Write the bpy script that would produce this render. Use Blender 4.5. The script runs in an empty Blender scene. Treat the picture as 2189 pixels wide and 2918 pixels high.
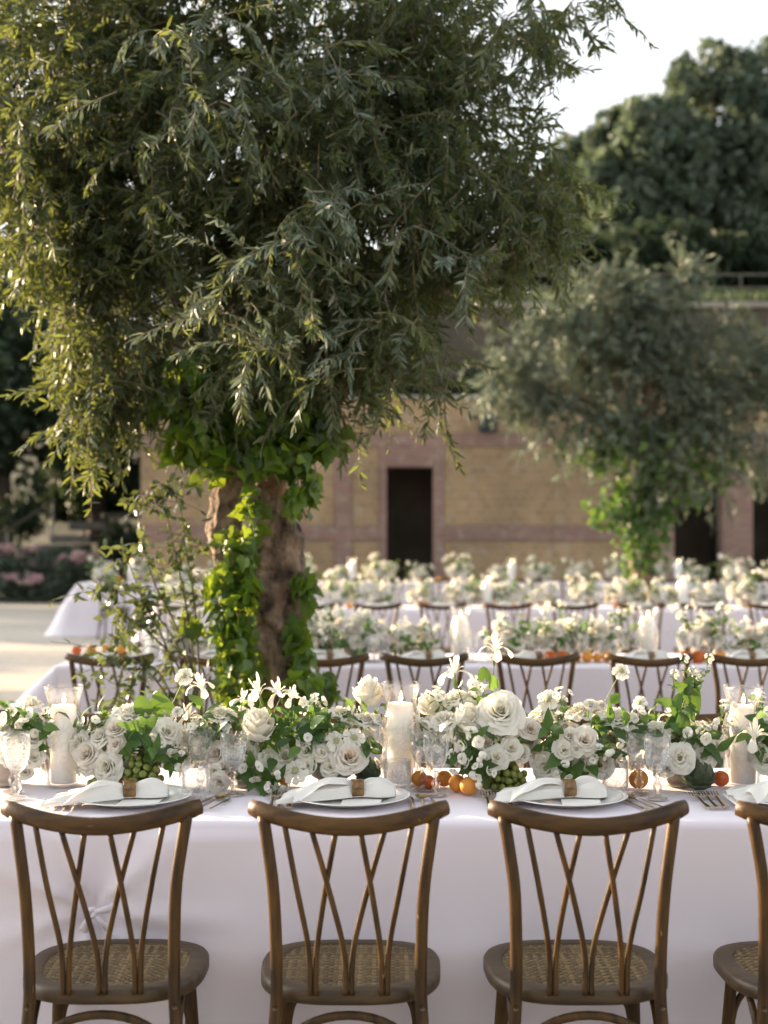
import bpy, math, random
import numpy as np
from mathutils import Matrix, Vector, noise as mnoise

R_ = math.radians
sc = bpy.context.scene
COL = sc.collection

# ------------------------------------------------------------------ camera
F = 4000.0            # focal length in photograph pixels
CX, HY, CZ = 1094.5, 1528.0, 1.52
cam_d = bpy.data.cameras.new('camera')
cam = bpy.data.objects.new('camera', cam_d)
COL.objects.link(cam)
cam.location = (0, 0, CZ)
cam.rotation_euler = (R_(90), 0, 0)
cam_d.sensor_fit = 'HORIZONTAL'
cam_d.sensor_width = 36.0
cam_d.lens = 36.0 * F / 2189.0
cam_d.shift_y = (HY - 1459.0) / 2189.0
cam_d.clip_start = 0.05
cam_d.clip_end = 2000
cam_d.dof.use_dof = True
cam_d.dof.focus_distance = 4.05
cam_d.dof.aperture_fstop = 3.3
cam_d.dof.aperture_blades = 0
sc.camera = cam

# ------------------------------------------------------------------ sky and sun
SUN_AZ, SUN_EL = 62.0, 13.0       # degrees left of the view direction, above the horizon
w = bpy.data.worlds.new('World'); sc.world = w; w.use_nodes = True
nt = w.node_tree; nt.nodes.clear()
sky = nt.nodes.new('ShaderNodeTexSky'); sky.sky_type = 'NISHITA'; sky.sun_disc = False
sky.sun_elevation = R_(SUN_EL); sky.sun_rotation = R_(-SUN_AZ)
sky.air_density = 1.0; sky.dust_density = 3.0; sky.ozone_density = 1.0
hs = nt.nodes.new('ShaderNodeHueSaturation'); hs.inputs['Saturation'].default_value = 0.20
bg = nt.nodes.new('ShaderNodeBackground'); bg.inputs['Strength'].default_value = 0.12
out = nt.nodes.new('ShaderNodeOutputWorld')
nt.links.new(sky.outputs[0], hs.inputs['Color']); nt.links.new(hs.outputs[0], bg.inputs['Color'])
nt.links.new(bg.outputs[0], out.inputs['Surface'])
sl = bpy.data.lights.new('sun', 'SUN'); sl.energy = 4.2; sl.angle = R_(0.6); sl.color = (1.0, 0.71, 0.42)
so = bpy.data.objects.new('sun', sl); COL.objects.link(so)
az, el = R_(SUN_AZ), R_(SUN_EL)
to_sun = Vector((-math.sin(az) * math.cos(el), math.cos(az) * math.cos(el), math.sin(el)))
so.rotation_euler = to_sun.to_track_quat('Z', 'Y').to_euler()
so.location = to_sun * 60

vs = sc.view_settings
vs.view_transform = 'Standard'; vs.look = 'None'; vs.exposure = 2.14; vs.gamma = 1.0
vs.use_curve_mapping = False
sc.render.engine = 'CYCLES'
cy = sc.cycles
cy.use_denoising = True
cy.max_bounces = 8; cy.diffuse_bounces = 3; cy.glossy_bounces = 3
cy.transmission_bounces = 6; cy.transparent_max_bounces = 24
cy.sample_clamp_indirect = 6.0
cy.caustics_reflective = False; cy.caustics_refractive = False

rng = np.random.default_rng(7)
random.seed(7)

def P(px, py, d):
    return np.array([(px - CX) * d / F, d, CZ + (HY - py) * d / F])
def U(v): return v * 2189.0 / 1659.0        # coordinates read in the 1659-wide view

# ------------------------------------------------------------------ mesh helpers
class MB:
    def __init__(s): s.v = []; s.f = []; s.n = 0
    def add(s, V, Fc, m=0, c=0.5):
        V = np.asarray(V, float).reshape(-1, 3)
        c = np.full(len(V), c, float) if np.isscalar(c) else np.asarray(c, float)
        s.v.append((V, c))
        if isinstance(Fc, np.ndarray): Fc = [Fc]
        groups = {}
        for f in Fc:
            if isinstance(f, np.ndarray) and f.ndim == 2:
                s.f.append((f + s.n, np.full(len(f), m)))
            else: groups.setdefault(len(f), []).append(f)
        for k, g in groups.items():
            a = np.array(g); s.f.append((a + s.n, np.full(len(a), m)))
        s.n += len(V)
        return s
    def arrays(s):
        V = np.vstack([a for a, _ in s.v]); c = np.concatenate([b for _, b in s.v])
        return V, c, s.f
    def bake(s, other, Ms, cs=None):
        """adds many transformed copies of another MB; Ms is (N,4,4)"""
        V, c, fs = other.arrays() if isinstance(other, MB) else other
        Ms = np.asarray(Ms, float); N = len(Ms); n = len(V)
        if N == 0: return s
        W = np.einsum('nij,vj->nvi', Ms[:, :3, :3], V) + Ms[:, None, :3, 3]
        cc = np.tile(c, N) if cs is None else (c[None, :] * 0.5 + np.asarray(cs)[:, None] * 0.5).reshape(-1)
        s.v.append((W.reshape(-1, 3), cc))
        offs = (np.arange(N) * n)[:, None, None]
        for f, m in fs:
            s.f.append(((f[None] + offs).reshape(-1, f.shape[1]) + s.n, np.tile(m, N)))
        s.n += N * n
        return s
    def mesh(s, name, mats, smooth=True):
        V, c, fs = s.arrays()
        me = bpy.data.meshes.new(name)
        nl = sum(f.size for f, _ in fs); nf = sum(len(f) for f, _ in fs)
        me.vertices.add(len(V)); me.vertices.foreach_set('co', V.astype(np.float32).ravel())
        me.loops.add(nl); me.polygons.add(nf)
        me.loops.foreach_set('vertex_index', np.concatenate([f.ravel() for f, _ in fs]).astype(np.int32))
        tot = np.concatenate([np.full(len(f), f.shape[1]) for f, _ in fs]).astype(np.int32)
        st = np.concatenate([[0], np.cumsum(tot)[:-1]]).astype(np.int32)
        me.polygons.foreach_set('loop_start', st)
        me.polygons.foreach_set('loop_total', tot)
        for mm in (mats if isinstance(mats, (list, tuple)) else [mats]): me.materials.append(mm)
        me.polygons.foreach_set('material_index', np.concatenate([m for _, m in fs]).astype(np.int32))
        me.polygons.foreach_set('use_smooth', np.full(nf, smooth, bool))
        a = me.attributes.new('lv', 'FLOAT', 'POINT'); a.data.foreach_set('value', c.astype(np.float32))
        me.update(calc_edges=True)
        return me

def grid_faces(nu, nv, closed=False):
    i, j = np.meshgrid(np.arange(nu if closed else nu - 1), np.arange(nv - 1), indexing='ij')
    i2 = (i + 1) % nu
    return np.stack([i * nv + j, i2 * nv + j, i2 * nv + j + 1, i * nv + j + 1], -1).reshape(-1, 4)

def tube(path, rad, k=8, cap=True, mb=None, m=0, c=0.5, up=None):
    """rad: scalar, (n,) or (n,2) ellipse radii along the normal and binormal"""
    p = np.asarray(path, float); n = len(p)
    r = np.asarray(rad, float)
    if r.ndim == 0: r = np.full((n, 2), float(r))
    elif r.ndim == 1: r = np.stack([r, r], 1)
    t = np.gradient(p, axis=0); t /= np.linalg.norm(t, axis=1)[:, None] + 1e-12
    u = np.array(up if up is not None else ([0, 0, 1] if abs(t[0][2]) < .9 else [0, 1, 0]), float)
    N = np.zeros_like(p); B = np.zeros_like(p)
    for i in range(n):
        b = np.cross(t[i], u); nb = np.linalg.norm(b)
        b = b / nb if nb > 1e-6 else np.array([1., 0, 0])
        nn = np.cross(b, t[i]); N[i] = nn; B[i] = b; u = nn
    a = np.arange(k) * 2 * math.pi / k
    V = p[:, None] + N[:, None] * (np.cos(a)[None, :, None] * r[:, 0, None, None]) + B[:, None] * (np.sin(a)[None, :, None] * r[:, 1, None, None])
    fs = []
    for i in range(n - 1):
        for j in range(k):
            j2 = (j + 1) % k
            fs.append((i * k + j, (i + 1) * k + j, (i + 1) * k + j2, i * k + j2))
    V = V.reshape(-1, 3)
    mb = mb or MB()
    f = [np.array(fs)]
    if cap:
        f += [np.array([list(range(k))]), np.array([[(n - 1) * k + j for j in range(k)][::-1]])]
    mb.add(V, f, m, c)
    return mb

def lathe(prof, k=32, mb=None, m=0, c=0.5, cap0=False, cap1=False):
    pr = np.asarray(prof, float); n = len(pr)
    a = np.arange(k) * 2 * math.pi / k
    V = np.stack([pr[:, 0][:, None] * np.cos(a), pr[:, 0][:, None] * np.sin(a), np.repeat(pr[:, 1][:, None], k, 1)], -1)
    # index [i ring][j angle]
    i, j = np.meshgrid(np.arange(n - 1), np.arange(k), indexing='ij'); j2 = (j + 1) % k
    f = [np.stack([i * k + j, i * k + j2, (i + 1) * k + j2, (i + 1) * k + j], -1).reshape(-1, 4)]
    if cap0: f.append(np.array([list(range(k))[::-1]]))
    if cap1: f.append(np.array([[(n - 1) * k + q for q in range(k)]]))
    mb = mb or MB(); mb.add(V.reshape(-1, 3), f, m, c)
    return mb

def box(x0, x1, y0, y1, z0, z1, mb=None, m=0, bev=0.0, c=0.5):
    mb = mb or MB()
    if bev <= 0:
        V = [(x, y, z) for x in (x0, x1) for y in (y0, y1) for z in (z0, z1)]
        mb.add(V, [(0, 1, 3, 2), (4, 6, 7, 5), (0, 4, 5, 1), (2, 3, 7, 6), (0, 2, 6, 4), (1, 5, 7, 3)], m, c)
        return mb
    # chamfered box
    V = []; b = bev
    for sx in (0, 1):
        for sy in (0, 1):
            for sz in (0, 1):
                X = x1 if sx else x0; Y = y1 if sy else y0; Z = z1 if sz else z0
                ix = -b if sx else b; iy = -b if sy else b; iz = -b if sz else b
                V += [(X, Y + iy, Z + iz), (X + ix, Y, Z + iz), (X + ix, Y + iy, Z)]
    def q(sx, sy, sz, a): return ((sx * 2 + sy) * 2 + sz) * 3 + a
    f = []
    for s in (0, 1):
        f.append([q(s, 0, 0, 0), q(s, 1, 0, 0), q(s, 1, 1, 0), q(s, 0, 1, 0)][::1 if s else -1])
        f.append([q(0, s, 0, 1), q(0, s, 1, 1), q(1, s, 1, 1), q(1, s, 0, 1)][::1 if s else -1])
        f.append([q(0, 0, s, 2), q(1, 0, s, 2), q(1, 1, s, 2), q(0, 1, s, 2)][::1 if s else -1])
    for s in (0, 1):
        for t2 in (0, 1):
            f.append([q(0, s, t2, 1), q(1, s, t2, 1), q(1, s, t2, 2), q(0, s, t2, 2)])
            f.append([q(s, 0, t2, 0), q(s, 1, t2, 0), q(s, 1, t2, 2), q(s, 0, t2, 2)])
            f.append([q(s, t2, 0, 0), q(s, t2, 1, 0), q(s, t2, 1, 1), q(s, t2, 0, 1)])
    for sx in (0, 1):
        for sy in (0, 1):
            for sz in (0, 1): f.append([q(sx, sy, sz, 0), q(sx, sy, sz, 1), q(sx, sy, sz, 2)])
    mb.add(V, f, m, c)
    return mb

def fix_normals(me):
    import bmesh
    bm = bmesh.new(); bm.from_mesh(me); bmesh.ops.recalc_face_normals(bm, faces=bm.faces); bm.to_mesh(me); bm.free()
    return me

def catmull(pts, n):
    p = np.asarray(pts, float)
    p = np.vstack([2 * p[0] - p[1], p, 2 * p[-1] - p[-2]])
    res = []; seg = len(p) - 3
    ts = np.linspace(0, seg, n)
    for t in ts:
        i = min(int(t), seg - 1); u = t - i
        a, b, c, d = p[i:i + 4]
        res.append(.5 * (2 * b + (c - a) * u + (2 * a - 5 * b + 4 * c - d) * u * u + (3 * b - a - 3 * c + d) * u ** 3))
    return np.array(res)

def frame(dirv, roll=0.0):
    """rotation whose local z points along dirv"""
    z = Vector(dirv).normalized()
    x = z.orthogonal().normalized(); y = z.cross(x)
    M = Matrix((x, y, z)).transposed().to_4x4()
    return M @ Matrix.Rotation(roll, 4, 'Z')
def TM(loc, rot=None, s=1.0):
    M = Matrix.Translation(Vector(loc))
    if rot is not None: M = M @ rot
    if np.isscalar(s): s = (s, s, s)
    return M @ Matrix.Diagonal((s[0], s[1], s[2], 1))
def npm(M): return np.array(M)

# ------------------------------------------------------------------ scene helpers
def tag(o, label=None, cat=None, group=None, kind=None):
    if label: o['label'] = label
    if cat: o['category'] = cat
    if group: o['group'] = group
    if kind: o['kind'] = kind
    return o
def ob(name, me, parent=None, M=None):
    o = bpy.data.objects.new(name, me); COL.objects.link(o)
    if parent is not None: o.parent = parent
    if M is not None: o.matrix_basis = M
    return o
def empty(name, M, label=None, cat=None, group=None):
    o = bpy.data.objects.new(name, None); COL.objects.link(o); o.matrix_basis = M
    o.empty_display_size = .1
    return tag(o, label, cat, group)
KIDS = {}
def part(name, me, parent, M=None):
    o = ob(name, me, parent, M)
    KIDS.setdefault(parent.name, []).append(o)
    return o
def copy_tree(o, M=None, parent=None):
    c = o.copy(); COL.objects.link(c)
    if parent is not None: c.parent = parent
    if M is not None: c.matrix_basis = M
    for ch in KIDS.get(o.name, []):
        d = copy_tree(ch, None, c)
        KIDS.setdefault(c.name, []).append(d)
    return c
ORD = ['first', 'second', 'third', 'fourth', 'fifth', 'sixth', 'seventh', 'eighth', 'ninth', 'tenth', 'eleventh', 'twelfth', 'thirteenth', 'fourteenth', 'fifteenth', 'sixteenth', 'seventeenth', 'eighteenth']

# ------------------------------------------------------------------ materials
def mat(name, col, rough=.6, col2=None, nscale=20, nstretch=None, bump=0.0, bscale=60, transl=0.0, tcol=None,
        attr=None, spec=.5, metal=0.0, coords='Object', sheen=0.0, detail=4, alpha=None, emit=None, estr=0.0, bstretch=None):
    m = bpy.data.materials.new(name); m.use_nodes = True
    nt = m.node_tree; N = nt.nodes; L = nt.links
    b = N['Principled BSDF']; o = N['Material Output']
    b.inputs['Roughness'].default_value = rough
    b.inputs['Metallic'].default_value = metal
    b.inputs['Specular IOR Level'].default_value = spec
    b.inputs['Base Color'].default_value = (*col, 1)
    if sheen: b.inputs['Sheen Weight'].default_value = sheen
    if emit:
        b.inputs['Emission Color'].default_value = (*emit, 1); b.inputs['Emission Strength'].default_value = estr
    tc = N.new('ShaderNodeTexCoord')
    csrc = None
    if attr:      # per-leaf / per-petal variation stored on the mesh
        at = N.new('ShaderNodeAttribute'); at.attribute_name = 'lv'
        rp = N.new('ShaderNodeValToRGB')
        el_ = rp.color_ramp.elements
        el_[0].position = 0; el_[0].color = (*attr[0], 1)
        el_[1].position = 1; el_[1].color = (*attr[-1], 1)
        for q, cc in enumerate(attr[1:-1]):
            e = el_.new((q + 1) / (len(attr) - 1)); e.color = (*cc, 1)
        L.new(at.outputs['Fac'], rp.inputs['Fac']); csrc = rp.outputs['Color']
    elif col2 is not None:
        no = N.new('ShaderNodeTexNoise'); no.inputs['Scale'].default_value = nscale; no.inputs['Detail'].default_value = detail
        if nstretch:
            mp = N.new('ShaderNodeMapping'); mp.inputs['Scale'].default_value = nstretch
            L.new(tc.outputs[coords], mp.inputs['Vector']); L.new(mp.outputs[0], no.inputs['Vector'])
        else: L.new(tc.outputs[coords], no.inputs['Vector'])
        rp = N.new('ShaderNodeValToRGB'); rp.color_ramp.elements[0].position = .32; rp.color_ramp.elements[1].position = .68
        rp.color_ramp.elements[0].color = (*col, 1); rp.color_ramp.elements[1].color = (*col2, 1)
        L.new(no.outputs['Fac'], rp.inputs['Fac']); csrc = rp.outputs['Color']
    if csrc is not None: L.new(csrc, b.inputs['Base Color'])
    if bump:
        nb = N.new('ShaderNodeTexNoise'); nb.inputs['Scale'].default_value = bscale; nb.inputs['Detail'].default_value = 5
        if bstretch:
            mp2 = N.new('ShaderNodeMapping'); mp2.inputs['Scale'].default_value = bstretch
            L.new(tc.outputs[coords], mp2.inputs['Vector']); L.new(mp2.outputs[0], nb.inputs['Vector'])
        else: L.new(tc.outputs[coords], nb.inputs['Vector'])
        bp = N.new('ShaderNodeBump'); bp.inputs['Strength'].default_value = min(1, bump); bp.inputs['Distance'].default_value = .01 if bump < 1 else .035
        L.new(nb.outputs['Fac'], bp.inputs['Height']); L.new(bp.outputs[0], b.inputs['Normal'])
    if transl > 0:
        tr = N.new('ShaderNodeBsdfTranslucent'); tr.inputs['Color'].default_value = (*(tcol or col), 1)
        if csrc is not None and tcol is None: L.new(csrc, tr.inputs['Color'])
        elif csrc is not None:
            mx = N.new('ShaderNodeMix'); mx.data_type = 'RGBA'; mx.inputs['Factor'].default_value = .75
            L.new(csrc, mx.inputs[6]); mx.inputs[7].default_value = (*tcol, 1); L.new(mx.outputs[2], tr.inputs['Color'])
        ms = N.new('ShaderNodeMixShader'); ms.inputs[0].default_value = transl
        L.new(b.outputs[0], ms.inputs[1]); L.new(tr.outputs[0], ms.inputs[2]); L.new(ms.outputs[0], o.inputs['Surface'])
    return m
M_ = {}
M_['cloth'] = mat('cloth', (.82, .765, .835), .85, transl=.12, tcol=(.8, .76, .78), sheen=.2, bump=.05, bscale=9)
M_['linen'] = mat('linen', (.88, .855, .80), .9, transl=.15, tcol=(.85, .8, .7), bump=.15, bscale=260)
M_['wood'] = mat('wood', (.022, .010, .0022), .46, col2=(.092, .046, .0095), nscale=5, nstretch=(9, 9, 1.0), bump=.12, bscale=12, bstretch=(12, 12, 1.0), spec=.32)
M_['railwood'] = mat('railwood', (.022, .010, .0022), .46, col2=(.092, .046, .0095), nscale=5, nstretch=(1.0, 9, 9), bump=.12, bscale=12, bstretch=(1.0, 12, 12), spec=.32)
for _k in ('wood', 'railwood'):      # pale scuffs where the stain has worn off
    _nt = M_[_k].node_tree; _N, _L = _nt.nodes, _nt.links; _b = _N['Principled BSDF']; _src = _b.inputs['Base Color'].links[0].from_socket
    _tc = _N.new('ShaderNodeTexCoord'); _mp = _N.new('ShaderNodeMapping'); _mp.inputs['Scale'].default_value = (1, 1, .35) if _k == 'wood' else (.35, 1, 1)
    _oi = _N.new('ShaderNodeObjectInfo'); _ad = _N.new('ShaderNodeVectorMath'); _ad.operation = 'ADD'
    _L.new(_tc.outputs['Object'], _ad.inputs[0]); _L.new(_oi.outputs['Location'], _ad.inputs[1]); _L.new(_ad.outputs[0], _mp.inputs[0])
    _n = _N.new('ShaderNodeTexNoise'); _n.inputs['Scale'].default_value = 55; _n.inputs['Detail'].default_value = 3; _L.new(_mp.outputs[0], _n.inputs[0])
    _r = _N.new('ShaderNodeValToRGB'); _r.color_ramp.elements[0].position = .73; _r.color_ramp.elements[1].position = .79; _L.new(_n.outputs['Fac'], _r.inputs[0])
    _x = _N.new('ShaderNodeMix'); _x.data_type = 'RGBA'; _L.new(_r.outputs[0], _x.inputs['Factor']); _L.new(_src, _x.inputs[6]); _x.inputs[7].default_value = (.30, .21, .12, 1); _L.new(_x.outputs[2], _b.inputs['Base Color'])
    _h = _N.new('ShaderNodeHueSaturation'); _m = _N.new('ShaderNodeMath'); _m.operation = 'MULTIPLY_ADD'; _m.inputs[1].default_value = .35; _m.inputs[2].default_value = .82
    _L.new(_oi.outputs['Random'], _m.inputs[0]); _L.new(_m.outputs[0], _h.inputs['Value']); _L.new(_x.outputs[2], _h.inputs['Color']); _L.new(_h.outputs[0], _b.inputs['Base Color'])
M_['seatwood'] = mat('seatwood', (.034, .019, .006), .5, col2=(.078, .046, .015), nscale=6, nstretch=(1.5, 9, 6), bump=.1, bscale=12, bstretch=(2, 14, 8))
M_['cane'] = mat('cane', (.10, .062, .028), .6, attr=[(.07, .043, .014), (.15, .098, .036), (.25, .17, .068)], bump=.2, bscale=400)
M_['bolt'] = mat('bolt', (.16, .12, .08), .4, metal=.9)
M_['china'] = mat('china', (.86, .85, .82), .12, spec=.6)
M_['rimline'] = mat('rimline', (.42, .40, .36), .3, metal=.5)
M_['card'] = mat('card', (.83, .81, .76), .75)
M_['gold'] = mat('gold', (.62, .47, .25), .18, metal=1.0, col2=(.52, .40, .22), nscale=30)
M_['horn'] = mat('horn', (.09, .040, .012), .22, col2=(.30, .16, .045), nscale=45, spec=.6)
M_['wax'] = mat('wax', (.93, .915, .88), .5)
_b = M_['wax'].node_tree.nodes['Principled BSDF']; _b.inputs['Subsurface Weight'].default_value = 1.0; _b.inputs['Subsurface Scale'].default_value = .06; _b.inputs['Subsurface Radius'].default_value = (1.0, .85, .7)
M_['wick'] = mat('wick', (.02, .02, .02), .9)
M_['flame'] = mat('flame', (1, .6, .2), .5, emit=(1.0, .50, .14), estr=9)
M_['bowl'] = mat('bowl', (.30, .27, .23), .6, col2=(.40, .36, .31), nscale=25, bump=.1, bscale=80)
M_['petal'] = mat('petal', (.8, .78, .7), .65, attr=[(.85, .76, .58), (.89, .845, .70), (.91, .88, .775), (.92, .90, .83)], transl=.32, tcol=(.94, .90, .76), spec=.25)
M_['petal_blush'] = mat('petal_blush', (.8, .7, .6), .65, attr=[(.83, .62, .46), (.88, .77, .64), (.90, .84, .75), (.91, .88, .81)], transl=.32, tcol=(.94, .84, .70), spec=.25)
M_['yellow'] = mat('yellow', (.75, .42, .03), .6)
M_['pollen'] = mat('pollen', (.45, .46, .20), .7, col2=(.62, .60, .36), nscale=160, bump=.6, bscale=300)
M_['stem'] = mat('stem', (.13, .21, .05), .5, transl=.15, tcol=(.2, .32, .06))
M_['leaf'] = mat('leaf', (.05, .12, .03), .38, attr=[(.022, .066, .018), (.040, .10, .024), (.075, .15, .035), (.14, .24, .05)], transl=.38, tcol=(.20, .34, .04), spec=.5)
M_['olive'] = mat('olive', (.05, .07, .03), .46, attr=[(.011, .023, .008), (.020, .043, .014), (.038, .068, .026), (.10, .13, .072), (.17, .20, .125)], transl=.38, tcol=(.24, .27, .045), spec=.5)
M_['olive_pale'] = mat('olive_pale', (.1, .12, .07), .45, attr=[(.012, .028, .015), (.030, .056, .034), (.075, .11, .078), (.15, .19, .15), (.24, .27, .22)], transl=.26, tcol=(.22, .28, .15), spec=.5)
M_['twig'] = mat('twig', (.10, .085, .05), .7, col2=(.17, .14, .09), nscale=30)
M_['ivy'] = mat('ivy', (.05, .14, .02), .36, attr=[(.014, .040, .007), (.030, .080, .010), (.055, .13, .014), (.11, .20, .025)], transl=.42, tcol=(.34, .44, .03), spec=.5)
M_['bark'] = mat('bark', (.030, .019, .012), .9, col2=(.29, .21, .145), nscale=14, nstretch=(1.2, 1.2, .8), bump=1.0, bscale=22, detail=9)
M_['cork'] = mat('cork', (.11, .060, .032), .9, col2=(.33, .20, .115), nscale=12, bump=1.0, bscale=38, detail=8)
M_['grape'] = mat('grape', (.22, .27, .055), .25, col2=(.33, .36, .10), nscale=35, transl=.25, tcol=(.45, .50, .12))
M_['apricot'] = mat('apricot', (.72, .25, .03), .55, col2=(.80, .36, .06), nscale=22, transl=.1, tcol=(.9, .4, .05))
M_['tomato'] = mat('tomato', (.60, .09, .02), .3, col2=(.70, .16, .03), nscale=18)
M_['artichoke'] = mat('artichoke', (.055, .080, .040), .55, attr=[(.040, .055, .034), (.070, .095, .050), (.12, .15, .08)], transl=.1)
M_['amber'] = mat('amber', (.55, .16, .02), .15, transl=.4, tcol=(.9, .32, .04))

def glass_mat(name, etched=0.0, scale=60, tint=(.995, .997, .997)):
    """clear blown glass: see-through with a fresnel reflection; frosted where it is cut"""
    m = bpy.data.materials.new(name); m.use_nodes = True; nt = m.node_tree; N = nt.nodes; L = nt.links
    N.remove(N['Principled BSDF']); o = N['Material Output']
    tr = N.new('ShaderNodeBsdfTransparent'); tr.inputs[0].default_value = (*tint, 1)
    gl = N.new('ShaderNodeBsdfGlossy'); gl.inputs['Roughness'].default_value = .04; gl.inputs[0].default_value = (1, 1, 1, 1)
    lw = N.new('ShaderNodeLayerWeight'); lw.inputs[0].default_value = .18
    mx = N.new('ShaderNodeMixShader')
    cl = N.new('ShaderNodeMath'); cl.operation = 'MULTIPLY_ADD'; cl.inputs[1].default_value = .6; cl.inputs[2].default_value = .03
    L.new(lw.outputs['Fresnel'], cl.inputs[0]); L.new(cl.outputs[0], mx.inputs[0]); L.new(tr.outputs[0], mx.inputs[1]); L.new(gl.outputs[0], mx.inputs[2])
    if etched > 0:
        tc = N.new('ShaderNodeTexCoord')
        vo = N.new('ShaderNodeTexVoronoi'); vo.feature = 'DISTANCE_TO_EDGE'; vo.inputs['Scale'].default_value = scale
        L.new(tc.outputs['Object'], vo.inputs['Vector'])
        wv = N.new('ShaderNodeTexWave'); wv.inputs['Scale'].default_value = scale * 2.2; wv.inputs['Distortion'].default_value = 9; wv.inputs['Detail'].default_value = 1
        L.new(tc.outputs['Object'], wv.inputs['Vector'])
        r1 = N.new('ShaderNodeValToRGB'); r1.color_ramp.elements[0].position = .05; r1.color_ramp.elements[1].position = .14
        r1.color_ramp.elements[0].color = (1, 1, 1, 1); r1.color_ramp.elements[1].color = (0, 0, 0, 1)
        L.new(vo.outputs[0], r1.inputs[0])
        r2 = N.new('ShaderNodeValToRGB'); r2.color_ramp.elements[0].position = .55; r2.color_ramp.elements[1].position = .75
        L.new(wv.outputs['Fac'], r2.inputs[0])
        mm = N.new('ShaderNodeMath'); mm.operation = 'MAXIMUM'; L.new(r1.outputs[0], mm.inputs[0]); L.new(r2.outputs[0], mm.inputs[1])
        at = N.new('ShaderNodeAttribute'); at.attribute_name = 'lv'
        m2 = N.new('ShaderNodeMath'); m2.operation = 'MULTIPLY'; L.new(mm.outputs[0], m2.inputs[0]); L.new(at.outputs['Fac'], m2.inputs[1])
        m3 = N.new('ShaderNodeMath'); m3.operation = 'MULTIPLY'; m3.inputs[1].default_value = etched; L.new(m2.outputs[0], m3.inputs[0])
        df = N.new('ShaderNodeBsdfDiffuse'); df.inputs[0].default_value = (.85, .86, .88, 1)
        tl = N.new('ShaderNodeBsdfTranslucent'); tl.inputs[0].default_value = (.9, .9, .9, 1)
        ad = N.new('ShaderNodeMixShader'); ad.inputs[0].default_value = .5; L.new(df.outputs[0], ad.inputs[1]); L.new(tl.outputs[0], ad.inputs[2])
        mf = N.new('ShaderNodeMixShader'); L.new(m3.outputs[0], mf.inputs[0]); L.new(mx.outputs[0], mf.inputs[1]); L.new(ad.outputs[0], mf.inputs[2])
        L.new(mf.outputs[0], o.inputs['Surface'])
    else: L.new(mx.outputs[0], o.inputs['Surface'])
    return m
M_['glass_cut'] = glass_mat('glass_cut', .34, 75)
M_['glass_hur'] = glass_mat('glass_hurricane', .15, 42)
def solid_glass():
    m = bpy.data.materials.new('glass_solid'); m.use_nodes = True; nt = m.node_tree; N = nt.nodes; L = nt.links
    N.remove(N['Principled BSDF']); g = N.new('ShaderNodeBsdfGlass'); g.inputs['IOR'].default_value = 1.45; g.inputs['Roughness'].default_value = .01
    tr = N.new('ShaderNodeBsdfTransparent'); mx = N.new('ShaderNodeMixShader'); mx.inputs[0].default_value = .45
    L.new(g.outputs[0], mx.inputs[1]); L.new(tr.outputs[0], mx.inputs[2]); L.new(mx.outputs[0], N['Material Output'].inputs['Surface'])
    return m
M_['glass_solid'] = solid_glass()

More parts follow.
